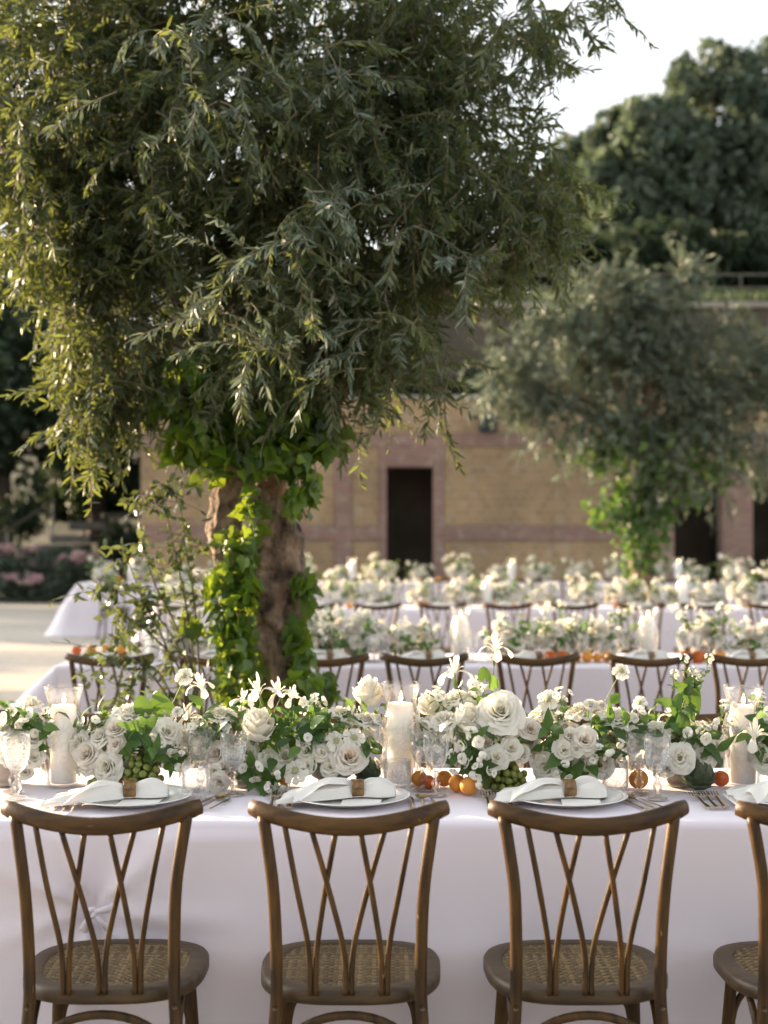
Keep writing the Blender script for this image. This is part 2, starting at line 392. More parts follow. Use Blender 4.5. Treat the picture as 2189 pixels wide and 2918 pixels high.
def brick_mat(name, c1, c2, mortar, scale, bw=.5, rh=.25, patch=(.3, .25, .22), bump=.5):
    m = bpy.data.materials.new(name); m.use_nodes = True; nt = m.node_tree; N = nt.nodes; L = nt.links
    b = N['Principled BSDF']; b.inputs['Roughness'].default_value = .9
    tc = N.new('ShaderNodeTexCoord'); mp = N.new('ShaderNodeMapping'); mp.inputs['Rotation'].default_value = (R_(90), 0, 0)
    L.new(tc.outputs['Object'], mp.inputs[0])
    br = N.new('ShaderNodeTexBrick'); br.inputs['Scale'].default_value = scale; br.inputs['Color1'].default_value = (*c1, 1)
    br.inputs['Color2'].default_value = (*c2, 1); br.inputs['Mortar'].default_value = (*mortar, 1); br.inputs['Mortar Size'].default_value = .03
    br.inputs['Brick Width'].default_value = bw; br.inputs['Row Height'].default_value = rh
    L.new(mp.outputs[0], br.inputs[0])
    no = N.new('ShaderNodeTexNoise'); no.inputs['Scale'].default_value = 2.2; no.inputs['Detail'].default_value = 12; no.inputs['Roughness'].default_value = .68; L.new(tc.outputs['Object'], no.inputs[0])
    rp = N.new('ShaderNodeValToRGB'); rp.color_ramp.elements[0].position = .45; rp.color_ramp.elements[1].position = .7; L.new(no.outputs['Fac'], rp.inputs[0])
    ml = N.new('ShaderNodeMath'); ml.operation = 'MULTIPLY'; ml.inputs[1].default_value = .85; L.new(rp.outputs[0], ml.inputs[0])
    mx = N.new('ShaderNodeMix'); mx.data_type = 'RGBA'; L.new(ml.outputs[0], mx.inputs['Factor']); L.new(br.outputs['Color'], mx.inputs[6]); mx.inputs[7].default_value = (*patch, 1)
    n3 = N.new('ShaderNodeTexNoise'); n3.inputs['Scale'].default_value = 4.5; n3.inputs['Detail'].default_value = 6; n3.inputs['Distortion'].default_value = .6; L.new(tc.outputs['Object'], n3.inputs[0])
    r3 = N.new('ShaderNodeValToRGB'); r3.color_ramp.elements[0].position = .54; r3.color_ramp.elements[1].position = .70; L.new(n3.outputs['Fac'], r3.inputs[0])
    m3 = N.new('ShaderNodeMath'); m3.operation = 'MULTIPLY'; m3.inputs[1].default_value = .6; L.new(r3.outputs[0], m3.inputs[0])
    mx3 = N.new('ShaderNodeMix'); mx3.data_type = 'RGBA'; L.new(m3.outputs[0], mx3.inputs['Factor']); L.new(mx.outputs[2], mx3.inputs[6]); mx3.inputs[7].default_value = (.40, .345, .27, 1)
    n4 = N.new('ShaderNodeTexNoise'); n4.inputs['Scale'].default_value = .55; n4.inputs['Detail'].default_value = 5; L.new(tc.outputs['Object'], n4.inputs[0])
    r4 = N.new('ShaderNodeValToRGB'); r4.color_ramp.elements[0].position = .38; r4.color_ramp.elements[1].position = .62; r4.color_ramp.elements[0].color = (.68, .68, .68, 1); L.new(n4.outputs['Fac'], r4.inputs[0])
    mx4 = N.new('ShaderNodeMix'); mx4.data_type = 'RGBA'; mx4.blend_type = 'MULTIPLY'; mx4.inputs['Factor'].default_value = .8; L.new(mx3.outputs[2], mx4.inputs[6]); L.new(r4.outputs[0], mx4.inputs[7])
    L.new(mx4.outputs[2], b.inputs['Base Color'])
    bp = N.new('ShaderNodeBump'); bp.inputs['Strength'].default_value = bump; bp.inputs['Distance'].default_value = .03
    L.new(br.outputs['Fac'], bp.inputs['Height']); bp.invert = True; L.new(bp.outputs[0], b.inputs['Normal'])
    return m
M_['brick'] = brick_mat('brick', (.30, .165, .135), (.23, .13, .11), (.29, .24, .20), 4.0, 1.0, .3, (.23, .17, .125))
M_['tufa'] = brick_mat('tufa', (.40, .27, .14), (.30, .20, .105), (.38, .32, .24), 4.0, .7, .6, (.27, .195, .115))
M_['darkstone'] = mat('darkstone', (.045, .038, .028), .95, col2=(.10, .085, .062), nscale=1.1, bump=.6, bscale=3, detail=8)
M_['coping'] = mat('coping', (.22, .20, .17), .9, col2=(.32, .29, .25), nscale=3)
M_['interior'] = mat('interior', (.055, .045, .030), .95, col2=(.085, .07, .05), nscale=2)
M_['metal_dark'] = mat('metal_dark', (.02, .03, .035), .5, metal=.3)
M_['paving'] = None
def paving():
    m = bpy.data.materials.new('paving'); m.use_nodes = True; nt = m.node_tree; N = nt.nodes; L = nt.links
    b = N['Principled BSDF']; b.inputs['Roughness'].default_value = .8
    tc = N.new('ShaderNodeTexCoord')
    br = N.new('ShaderNodeTexBrick'); br.inputs['Scale'].default_value = .8; br.inputs['Color1'].default_value = (.47, .42, .35, 1); br.inputs['Color2'].default_value = (.42, .375, .315, 1)
    br.inputs['Mortar'].default_value = (.30, .27, .23, 1); br.inputs['Mortar Size'].default_value = .006
    L.new(tc.outputs['Object'], br.inputs[0])
    no = N.new('ShaderNodeTexNoise'); no.inputs['Scale'].default_value = .35; no.inputs['Detail'].default_value = 9; L.new(tc.outputs['Object'], no.inputs[0])
    mx = N.new('ShaderNodeMix'); mx.data_type = 'RGBA'; mx.blend_type = 'OVERLAY'; mx.inputs['Factor'].default_value = .35
    L.new(br.outputs['Color'], mx.inputs[6]); L.new(no.outputs['Fac'], mx.inputs[7]); L.new(mx.outputs[2], b.inputs['Base Color'])
    n2 = N.new('ShaderNodeTexNoise'); n2.inputs['Scale'].default_value = 30; n2.inputs['Detail'].default_value = 6; L.new(tc.outputs['Object'], n2.inputs[0])
    bp = N.new('ShaderNodeBump'); bp.inputs['Strength'].default_value = .3; bp.inputs['Distance'].default_value = .01; L.new(n2.outputs['Fac'], bp.inputs['Height']); L.new(bp.outputs[0], b.inputs['Normal'])
    return m
M_['paving'] = paving()
M_['soil'] = mat('soil', (.035, .035, .018), .95, col2=(.06, .065, .028), nscale=2, bump=.8, bscale=8)
M_['grass'] = mat('grass', (.06, .12, .03), .7, attr=[(.035, .065, .02), (.06, .10, .03), (.10, .13, .05)], transl=.25)
M_['tree_a'] = mat('tree_a', (.03, .06, .025), .6, attr=[(.062, .092, .066), (.10, .135, .098), (.14, .18, .135)], transl=.3, tcol=(.13, .17, .07), spec=.3)  # leaf tones lightened in place of haze over the far trees
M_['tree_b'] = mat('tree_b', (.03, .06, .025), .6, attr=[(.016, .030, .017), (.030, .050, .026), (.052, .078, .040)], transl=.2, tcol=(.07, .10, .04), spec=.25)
M_['pink'] = mat('pink', (.55, .33, .33), .7, attr=[(.60, .38, .40), (.72, .52, .52), (.80, .64, .62)], transl=.3)
M_['step'] = mat('step', (.11, .10, .085), .9, col2=(.16, .145, .12), nscale=4)
M_['trunk_far'] = mat('trunk_far', (.04, .03, .02), .95, col2=(.08, .06, .045), nscale=4)
# ------------------------------------------------------------------ ground and terrain
mb = MB(); mb.add([(-150, -60, 0), (150, -60, 0), (150, 32, 0), (-150, 32, 0)], [(0, 1, 2, 3)])
tag(ob('plaza', mb.mesh('plaza', M_['paving'], False)), kind='structure')
mb = MB(); mb.add([(-600, -500, -.05), (600, -500, -.05), (600, 900, -.05), (-600, 900, -.05)], [(0, 1, 2, 3)])
tag(ob('ground', mb.mesh('ground', M_['soil'], False)), kind='structure')
# hillside garden to the left of the building
nx, ny = 60, 50
xs = np.linspace(-70, -5.3, nx); ys = np.linspace(31.9, 110, ny)
X, Y = np.meshgrid(xs, ys, indexing='ij')
Z = .06 + np.clip((Y - 32.5), 0, 99) * .13 + np.array([[mnoise.noise(Vector((x * .3, y * .3, 0))) for y in ys] for x in xs]) * .35 * np.clip((Y - 32) / 4, 0, 1)
mb = MB(); mb.add(np.stack([X, Y, Z], -1).reshape(-1, 3), grid_faces(nx, ny))
tag(ob('hillside', mb.mesh('hillside', M_['soil'])), kind='structure')
def hill_z(x, y): return .06 + max(0, y - 32.5) * .13

# upper terrace behind the brick building
nx, ny = 50, 30
xs = np.linspace(-5.25, 60, nx); ys = np.linspace(32.45, 120, ny)
X, Y = np.meshgrid(xs, ys, indexing='ij')
Z = 6.82 + np.clip(Y - 32.5, 0, 3.6) * .21 + np.clip(Y - 40, 0, 99) * .02
mb = MB(); mb.add(np.stack([X, Y, Z], -1).reshape(-1, 3), grid_faces(nx, ny))
box(-5.25, -5.2, 32.45, 120, 0, 6.8, mb)
tag(ob('terrace', mb.mesh('terrace', M_['soil'])), kind='structure')

# grass along the terrace edge
def blades(n, fx, fy, fz, h=(.15, .5), wd=.02):
    mb = MB(); r = np.random.default_rng(5)
    x = fx(r, n); y = fy(r, n); z = fz(x, y); a = r.uniform(0, math.pi, n); hh = r.uniform(*h, n)
    dx = np.cos(a) * wd; dy = np.sin(a) * wd; lx = r.normal(0, .25, n) * hh; ly = r.normal(0, .25, n) * hh
    V = np.stack([np.stack([x - dx, y - dy, z], -1), np.stack([x + dx, y + dy, z], -1),
                  np.stack([x + lx * .5 + dx * .7, y + ly * .5 + dy * .7, z + hh * .6], -1), np.stack([x + lx, y + ly, z + hh], -1),
                  np.stack([x + lx * .5 - dx * .7, y + ly * .5 - dy * .7, z + hh * .6], -1)], 1)
    i = np.arange(n)[:, None] * 5
    mb.add(V.reshape(-1, 3), [i + np.array([[0, 1, 2, 4]]), i + np.array([[4, 2, 3]])], 0, np.repeat(r.uniform(0, 1, n), 5))
    return mb
mb = blades(16000, lambda r, n: r.uniform(-5, 20, n), lambda r, n: 32.5 + r.beta(1, 1.6, n) * 4.5, lambda x, y: 6.8 + np.clip(y - 32.5, 0, 3.6) * .21, (.12, .42), .03)
tag(ob('terrace_grass', mb.mesh('terrace_grass', M_['grass'])), 'rough green grass along the top of the terrace', 'grass', kind='stuff')

# ------------------------------------------------------------------ brick building
bw = empty('brick_building', Matrix.Translation((0, 30, 0)), 'long low building of tufa panels framed in red brick with dark doorways', 'building')
def piece(name, x0, x1, z0, z1, proud, m, dep=.5, bev=.012):
    part(name, box(x0, x1, -proud, dep, z0, z1, bev=bev).mesh(name, M_[m], False), bw)
BAND = [(0, 1.42), (1.75, 3.43)]
for (x0, x1) in [(-5.2, -1.06), (-.68, -.11), (1.28, 3.6), (3.6, 5.9), (9.2, 11.6), (11.6, 14)]:
    piece('tufa_panel', x0, x1, 0, 1.42, 0, 'tufa'); piece('tufa_panel', x0, x1, 1.75, 3.43, 0, 'tufa')
    piece('brick_band', x0, x1, 1.42, 1.75, .03, 'brick')
for (x0, x1) in [(-1.06, -.68), (-.11, .06), (1.05, 1.28), (5.9, 6.2), (7.23, 7.88), (8.9, 9.2)]:
    piece('brick_pier', x0, x1, 0, 3.43, .035, 'brick')
for (x0, x1) in [(.06, 1.05), (6.2, 7.23), (7.88, 8.9)]:
    piece('brick_lintel', x0, x1, 3.0, 3.43, .035, 'brick')
for (x0, x1) in [(-5.2, -1.06), (-1.06, 1.28), (1.28, 5.9), (5.9, 9.2), (9.2, 14)]:
    piece('brick_band', x0, x1, 3.43, 3.73, .03, 'brick')
    piece('tufa_panel', x0, x1, 3.73, 4.44, 0, 'tufa')
    piece('coping', x0, x1, 4.44, 4.53, .06, 'coping', dep=.6)
mb = MB(); box(-5.2, 14, .6, 1.98, 4.3, 4.42, mb); box(-5.2, 14, 1.75, 1.98, 0, 4.3, mb); box(-5.2, -5.0, .5, 1.75, 0, 4.3, mb)
for x in (-.6, 1.9, 5.5, 7.5, 9.6): box(x - .1, x + .1, .5, 1.75, 0, 4.3, mb)
part('interior_shell', mb.mesh('interior_shell', M_['interior'], False), bw)
uw = empty('upper_wall', Matrix.Translation((0, 32, 0)), 'dark weathered retaining wall set back above the brick building', 'wall')
for i in range(9):
    x0 = -5.2 + i * 5
    part('wall_panel', box(x0, x0 + 4.97, 0, .44, 4.4, 6.72, bev=.03).mesh('wall_panel', M_['darkstone'], False), uw)
    part('coping', box(x0, x0 + 4.98, -.08, .5, 6.72, 6.86, bev=.02).mesh('coping', M_['coping'], False), uw)
fr = empty('railing', Matrix.Translation((0, 36.2, 7.5)), 'thin grey metal railing along the terrace above the wall', 'railing')
for i in range(14):
    part('post', tube([(i * 2.2 - 4, 0, 0), (i * 2.2 - 4, 0, .78)], .03, 6).mesh('post', M_['step']), fr)
for z in (.42, .76): part('rail', tube([(-4.5, 0, z), (25, 0, z)], .028, 6).mesh('rail', M_['step']), fr)
# floodlights on the wall
def floodlight(px, py, label):
    p = P(px, py, 29.6)
    t = empty('floodlight', Matrix.Translation((p[0], 29.97, p[2])), label, 'floodlight', 'floodlights on the brick building')
    part('lamp_head', box(-.2, .2, -.5, -.2, -.16, .12, bev=.03).mesh('lamp_head', M_['metal_dark'], False), t, Matrix.Rotation(R_(18), 4, 'X'))
    part('bracket', tube([(-.34, -.3, .05), (.34, -.3, .05)], .035, 8).mesh('bracket', M_['metal_dark']), t)
    part('arm', tube([(0, 0, .16), (0, -.2, .14), (0, -.34, .06)], .03, 8).mesh('arm', M_['metal_dark']), t)
floodlight(U(1055), U(905), 'dark floodlight on the wall beside the smaller olive tree')
floodlight(U(712), U(908), 'dark floodlight on the wall behind the large olive tree')

# ------------------------------------------------------------------ garden steps on the left
st = empty('garden_steps', Matrix.Translation((-7.5, 33, 0)), 'pale garden steps climbing the hillside between dark shrubs', 'steps')
for (xa, xb, ya, yb, d) in [(60, 180, 1592, 1618, 32.6), (99, 223, 1552, 1580, 33.6), (141, 256, 1524, 1548, 35), (196, 301, 1487, 1511, 37.5), (289, 384, 1462, 1478, 41)]:
    a = P(xa, yb, d); b = P(xb, ya, d)
    part('step', box(a[0] + 7.5, b[0] + 7.5, d - 33, d - 33 + 1.6, a[2], b[2], bev=.02).mesh('step', M_['step'], False), st)
hr = empty('handrail', Matrix.Translation((-9, 33.5, 0)), 'grey handrail beside the garden steps', 'railing')
pts = [P(-60, 1548, 33) - [-9, 33.5, 0], P(20, 1512, 33.4) - [-9, 33.5, 0], P(150, 1430, 35) - [-9, 33.5, 0]]
part('rail', tube(pts, .03, 8).mesh('rail', M_['interior']), hr)
for p in pts: part('post', tube([p * [1, 1, 0] + [0, 0, .2], p], .025, 6).mesh('post', M_['coping']), hr)

# ------------------------------------------------------------------ far trees and shrubs
def leaf_cloud(mb, C, Rad, nclump, nleaf, size, r, clump=.30, hollow=.55, flat=1.0):
    """leaf-sized faces in clumps through an ellipsoid"""
    C = np.array(C, float); Rad = np.array(Rad, float)
    d = r.normal(size=(nclump, 3)); d /= np.linalg.norm(d, axis=1)[:, None]
    rr = hollow + (1 - hollow) * r.uniform(0, 1, nclump) ** .6
    cc = C + d * rr[:, None] * Rad
    cr = clump * Rad.mean() * r.uniform(.55, 1.25, nclump)
    n = nclump * nleaf
    q = r.normal(size=(n, 3)); q /= np.linalg.norm(q, axis=1)[:, None]
    q *= (r.uniform(.25, 1, n) ** .5)[:, None]
    k = np.repeat(np.arange(nclump), nleaf)
    pos = cc[k] + q * cr[k][:, None] * np.array([1, 1, flat])
    u = r.normal(size=(n, 3)); u /= np.linalg.norm(u, axis=1)[:, None]
    v = np.cross(u, r.normal(size=(n, 3))); v /= np.linalg.norm(v, axis=1)[:, None]
    s = size * r.uniform(.6, 1.4, n)[:, None]
    V = np.stack([pos - u * s, pos + v * s * .45, pos + u * s, pos - v * s * .45], 1)
    i = np.arange(n)[:, None] * 4
    col = np.clip(np.repeat(r.uniform(.1, .8, nclump)[k] + r.normal(0, .15, n), 4), 0, 1)
    mb.add(V.reshape(-1, 3), [i + np.array([[0, 1, 2, 3]])], 0, col)
def far_tree(name, label, px, py, rpx, rpy, d, m, seed, base_z, nclump=60, nleaf=130, group='trees behind the building', size=.16):
    r = np.random.default_rng(seed)
    c = P(px, py, d); rx = rpx * d / F; rz = rpy * d / F
    t = empty(name, Matrix.Translation((c[0], d, base_z)), label, 'tree', group)
    top = np.array([0, 0, c[2] - base_z])
    mb = MB(); leaf_cloud(mb, top, (rx, rx * .85, rz), nclump * 2, int(nleaf * .6), size * .85, r, .24, .35)
    part('crown', mb.mesh('crown', M_[m]), t)
    tm = MB(); h = top[2]
    tube(catmull([(0, 0, -.3), (.1, 0, h * .4), (-.05, .1, h * .8), (0, 0, h + rz * .4)], 10), np.linspace(.32, .05, 10), 8, mb=tm)
    for q in range(7):
        a = r.uniform(0, 6.28); z0 = h * r.uniform(.45, .95)
        e = top + np.array([math.cos(a) * rx * .6, math.sin(a) * rx * .6, r.uniform(-.2, .6) * rz])
        tube(catmull([(0, 0, z0), (e * .5 + [0, 0, z0 * .5]) , e], 7), np.linspace(.13, .02, 7), 6, mb=tm)
    part('trunk', tm.mesh('trunk', M_['trunk_far']), t)
T = far_tree
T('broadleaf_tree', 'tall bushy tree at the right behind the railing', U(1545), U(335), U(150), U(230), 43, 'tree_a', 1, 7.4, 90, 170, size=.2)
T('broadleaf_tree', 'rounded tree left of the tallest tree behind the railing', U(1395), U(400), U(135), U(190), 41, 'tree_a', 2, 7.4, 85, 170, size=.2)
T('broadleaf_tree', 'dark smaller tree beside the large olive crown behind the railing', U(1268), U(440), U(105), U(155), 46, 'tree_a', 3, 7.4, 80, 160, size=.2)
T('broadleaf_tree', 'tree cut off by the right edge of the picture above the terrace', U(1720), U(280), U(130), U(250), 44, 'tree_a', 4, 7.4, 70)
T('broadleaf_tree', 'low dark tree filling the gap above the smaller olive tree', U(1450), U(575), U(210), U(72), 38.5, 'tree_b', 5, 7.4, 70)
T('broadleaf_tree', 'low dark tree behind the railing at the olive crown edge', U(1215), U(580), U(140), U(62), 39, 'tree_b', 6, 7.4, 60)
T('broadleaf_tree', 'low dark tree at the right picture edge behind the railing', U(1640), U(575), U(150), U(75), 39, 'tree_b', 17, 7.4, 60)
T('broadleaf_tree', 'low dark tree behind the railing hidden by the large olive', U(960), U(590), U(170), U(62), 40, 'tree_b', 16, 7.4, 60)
G2 = 'trees on the dark hillside'
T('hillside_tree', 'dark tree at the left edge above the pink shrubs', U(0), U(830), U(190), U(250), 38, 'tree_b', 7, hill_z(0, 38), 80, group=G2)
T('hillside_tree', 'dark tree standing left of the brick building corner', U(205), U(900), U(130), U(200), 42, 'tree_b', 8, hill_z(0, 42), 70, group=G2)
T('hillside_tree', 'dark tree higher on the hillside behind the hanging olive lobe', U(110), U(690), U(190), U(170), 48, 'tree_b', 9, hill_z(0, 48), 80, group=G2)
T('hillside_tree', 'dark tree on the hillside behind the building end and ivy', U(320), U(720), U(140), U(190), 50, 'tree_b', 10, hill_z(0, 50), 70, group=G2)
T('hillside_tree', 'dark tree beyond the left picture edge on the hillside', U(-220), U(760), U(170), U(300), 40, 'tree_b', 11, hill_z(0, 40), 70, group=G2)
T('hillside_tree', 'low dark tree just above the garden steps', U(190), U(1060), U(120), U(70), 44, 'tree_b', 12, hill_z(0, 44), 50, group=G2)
# the wood goes on to the left of the picture and shades the paving
for q, (x, y, h) in enumerate([(-15.5, 36, 6.5), (-19, 34.5, 7.5), (-23, 36, 6.2), (-27, 34, 8.0), (-32, 36, 8.2), (-37, 34, 8.8), (-43, 36, 8.6), (-49, 35, 9.5)]):
    zc = hill_z(0, y) + h * .60
    T('hillside_tree', 'dark tree of the wood beyond the left picture edge, %s from the steps' % ORD[q], CX + x * F / y, HY - (zc - CZ) * F / y, 2.2 * F / y, h * .42 * F / y, y, 'tree_b', 60 + q, hill_z(0, y), 36, 90, G2, .24)
for q, (x, y, h, rr) in enumerate([(-11.5, 6.2, 4.0, 1.5), (-12.2, 9.6, 3.7, 1.45), (-11.4, 13.2, 4.3, 1.6), (-12.5, 17.2, 3.8, 1.5)]):  # added out of view, sized to keep low sun off the near chairs
    t_ = empty('sun_blocker_tree', Matrix.Translation((x, y, 0)), 'added tree blocking the low sun, unseen beyond the left picture edge, %s nearest' % ORD[q], 'tree', 'added unseen trees blocking the low sun')
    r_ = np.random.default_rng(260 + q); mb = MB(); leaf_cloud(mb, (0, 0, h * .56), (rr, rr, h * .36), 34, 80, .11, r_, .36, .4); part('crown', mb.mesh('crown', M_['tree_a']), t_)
    part('trunk', tube([(0, 0, 0), (.03, 0, h * .3), (0, 0, h * .7)], [.10, .08, .03], 8).mesh('trunk', M_['trunk_far']), t_)
for q, (x, y, h) in enumerate([(-15, -12, 6), (-9, -15, 7), (-3, -16.5, 6.5), (3, -15.5, 7.5), (9, -15, 6.5), (15, -12, 6)]):  # added behind the camera to cut sky light on the cloth fronts
    t_ = empty('sky_blocker_tree', Matrix.Translation((x, y, 0)), 'added unseen tree blocking sky light behind the viewer, %s from the left' % ORD[q], 'tree', 'added trees blocking sky light behind the viewer')
    r_ = np.random.default_rng(160 + q); mb = MB(); leaf_cloud(mb, (0, 0, h * .55), (2.9, 2.4, h * .45), 40, 90, .26, r_); part('crown', mb.mesh('crown', M_['tree_b']), t_)
    part('trunk', tube([(0, 0, 0), (.05, 0, h * .3), (0, 0, h * .7)], [.25, .2, .08], 8).mesh('trunk', M_['trunk_far']), t_)
def ledge_shrub(x, label, seed):
    r = np.random.default_rng(seed); t = empty('ledge_shrub', Matrix.Translation((x, 31.2, 4.42)), label, 'shrub', 'shrubs on the ledge above the brick building')
    mb = MB(); leaf_cloud(mb, (0, 0, .35), (r.uniform(.9, 1.5), .5, r.uniform(.35, .6)), 26, 70, .09, r, .4, .2); part('foliage', mb.mesh('foliage', M_['tree_b']), t)
    part('stem', tube([(0, 0, 0), (.1, 0, .3), (.3, 0, .5)], [.03, .02, .01], 5).mesh('stem', M_['trunk_far']), t)
for q, x in enumerate([-3.8, -1.6, .6, 2.5, 4.4, 6.6, 9.0, 11.5]):
    ledge_shrub(x, 'dark shrub growing on the ledge above the brick building, %s from the left' % ORD[q], 500 + q)
def shrub(name, label, px, py, rpx, rpy, d, seed, pink=0, m='tree_a', cat='shrub', group='shrubs along the plaza edge'):
    r = np.random.default_rng(seed); c = P(px, py, d); rx = rpx * d / F; rz = rpy * d / F
    t = empty(name, Matrix.Translation((c[0], d, hill_z(0, d))), label, cat, group)
    h = c[2] - hill_z(0, d)
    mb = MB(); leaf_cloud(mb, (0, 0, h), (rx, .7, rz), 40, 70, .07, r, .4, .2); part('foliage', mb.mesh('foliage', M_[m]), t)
    tm = MB()
    for q in range(6):
        a = r.uniform(0, 6.28); tube([(0, 0, 0), (math.cos(a) * rx * .3, .2 * math.sin(a), h * .5), (math.cos(a) * rx * .7, .4 * math.sin(a), h + rz * .5)], [.03, .02, .01], 5, mb=tm)
    part('stem', tm.mesh('stem', M_['trunk_far']), t)
    if pink:
        for q in range(pink):
            pm = MB(); leaf_cloud(pm, (0, 0, 0), (.12, .1, .08), 8, 22, .035, r, .5, .2)
            part('flower_head', pm.mesh('flower_head', M_['pink']), t, Matrix.Translation((r.uniform(-.9, .9) * rx, r.uniform(-.6, -.1), h + rz * r.uniform(.35, 1.0))))
shrub('oleander', 'shrub full of pink blossom at the left edge', U(20), U(1215), U(65), U(40), 32.9, 21, 24)
shrub('oleander', 'low shrub with pale pink blossom near the plaza edge', U(40), U(1265), U(60), U(26), 32.6, 22, 12)
shrub('oleander', 'shrub with a single pink tuft beside the far table end', U(165), U(1225), U(40), U(30), 33.0, 23, 9)
shrub('garden_shrub', 'dark green shrub between the pink shrubs and far table', U(110), U(1270), U(60), U(28), 32.7, 24)
shrub('garden_shrub', 'feathery dark shrub beside the garden steps', U(120), U(1215), U(30), U(30), 33.2, 25)
shrub('garden_shrub', 'leafy dark shrub beside the handrail', U(30), U(1120), U(60), U(45), 35.5, 26, 0, 'tree_b')
shrub('garden_shrub', 'dark shrub right of the garden steps at the building corner', U(265), U(1180), U(45), U(55), 34, 27, 0, 'tree_b')
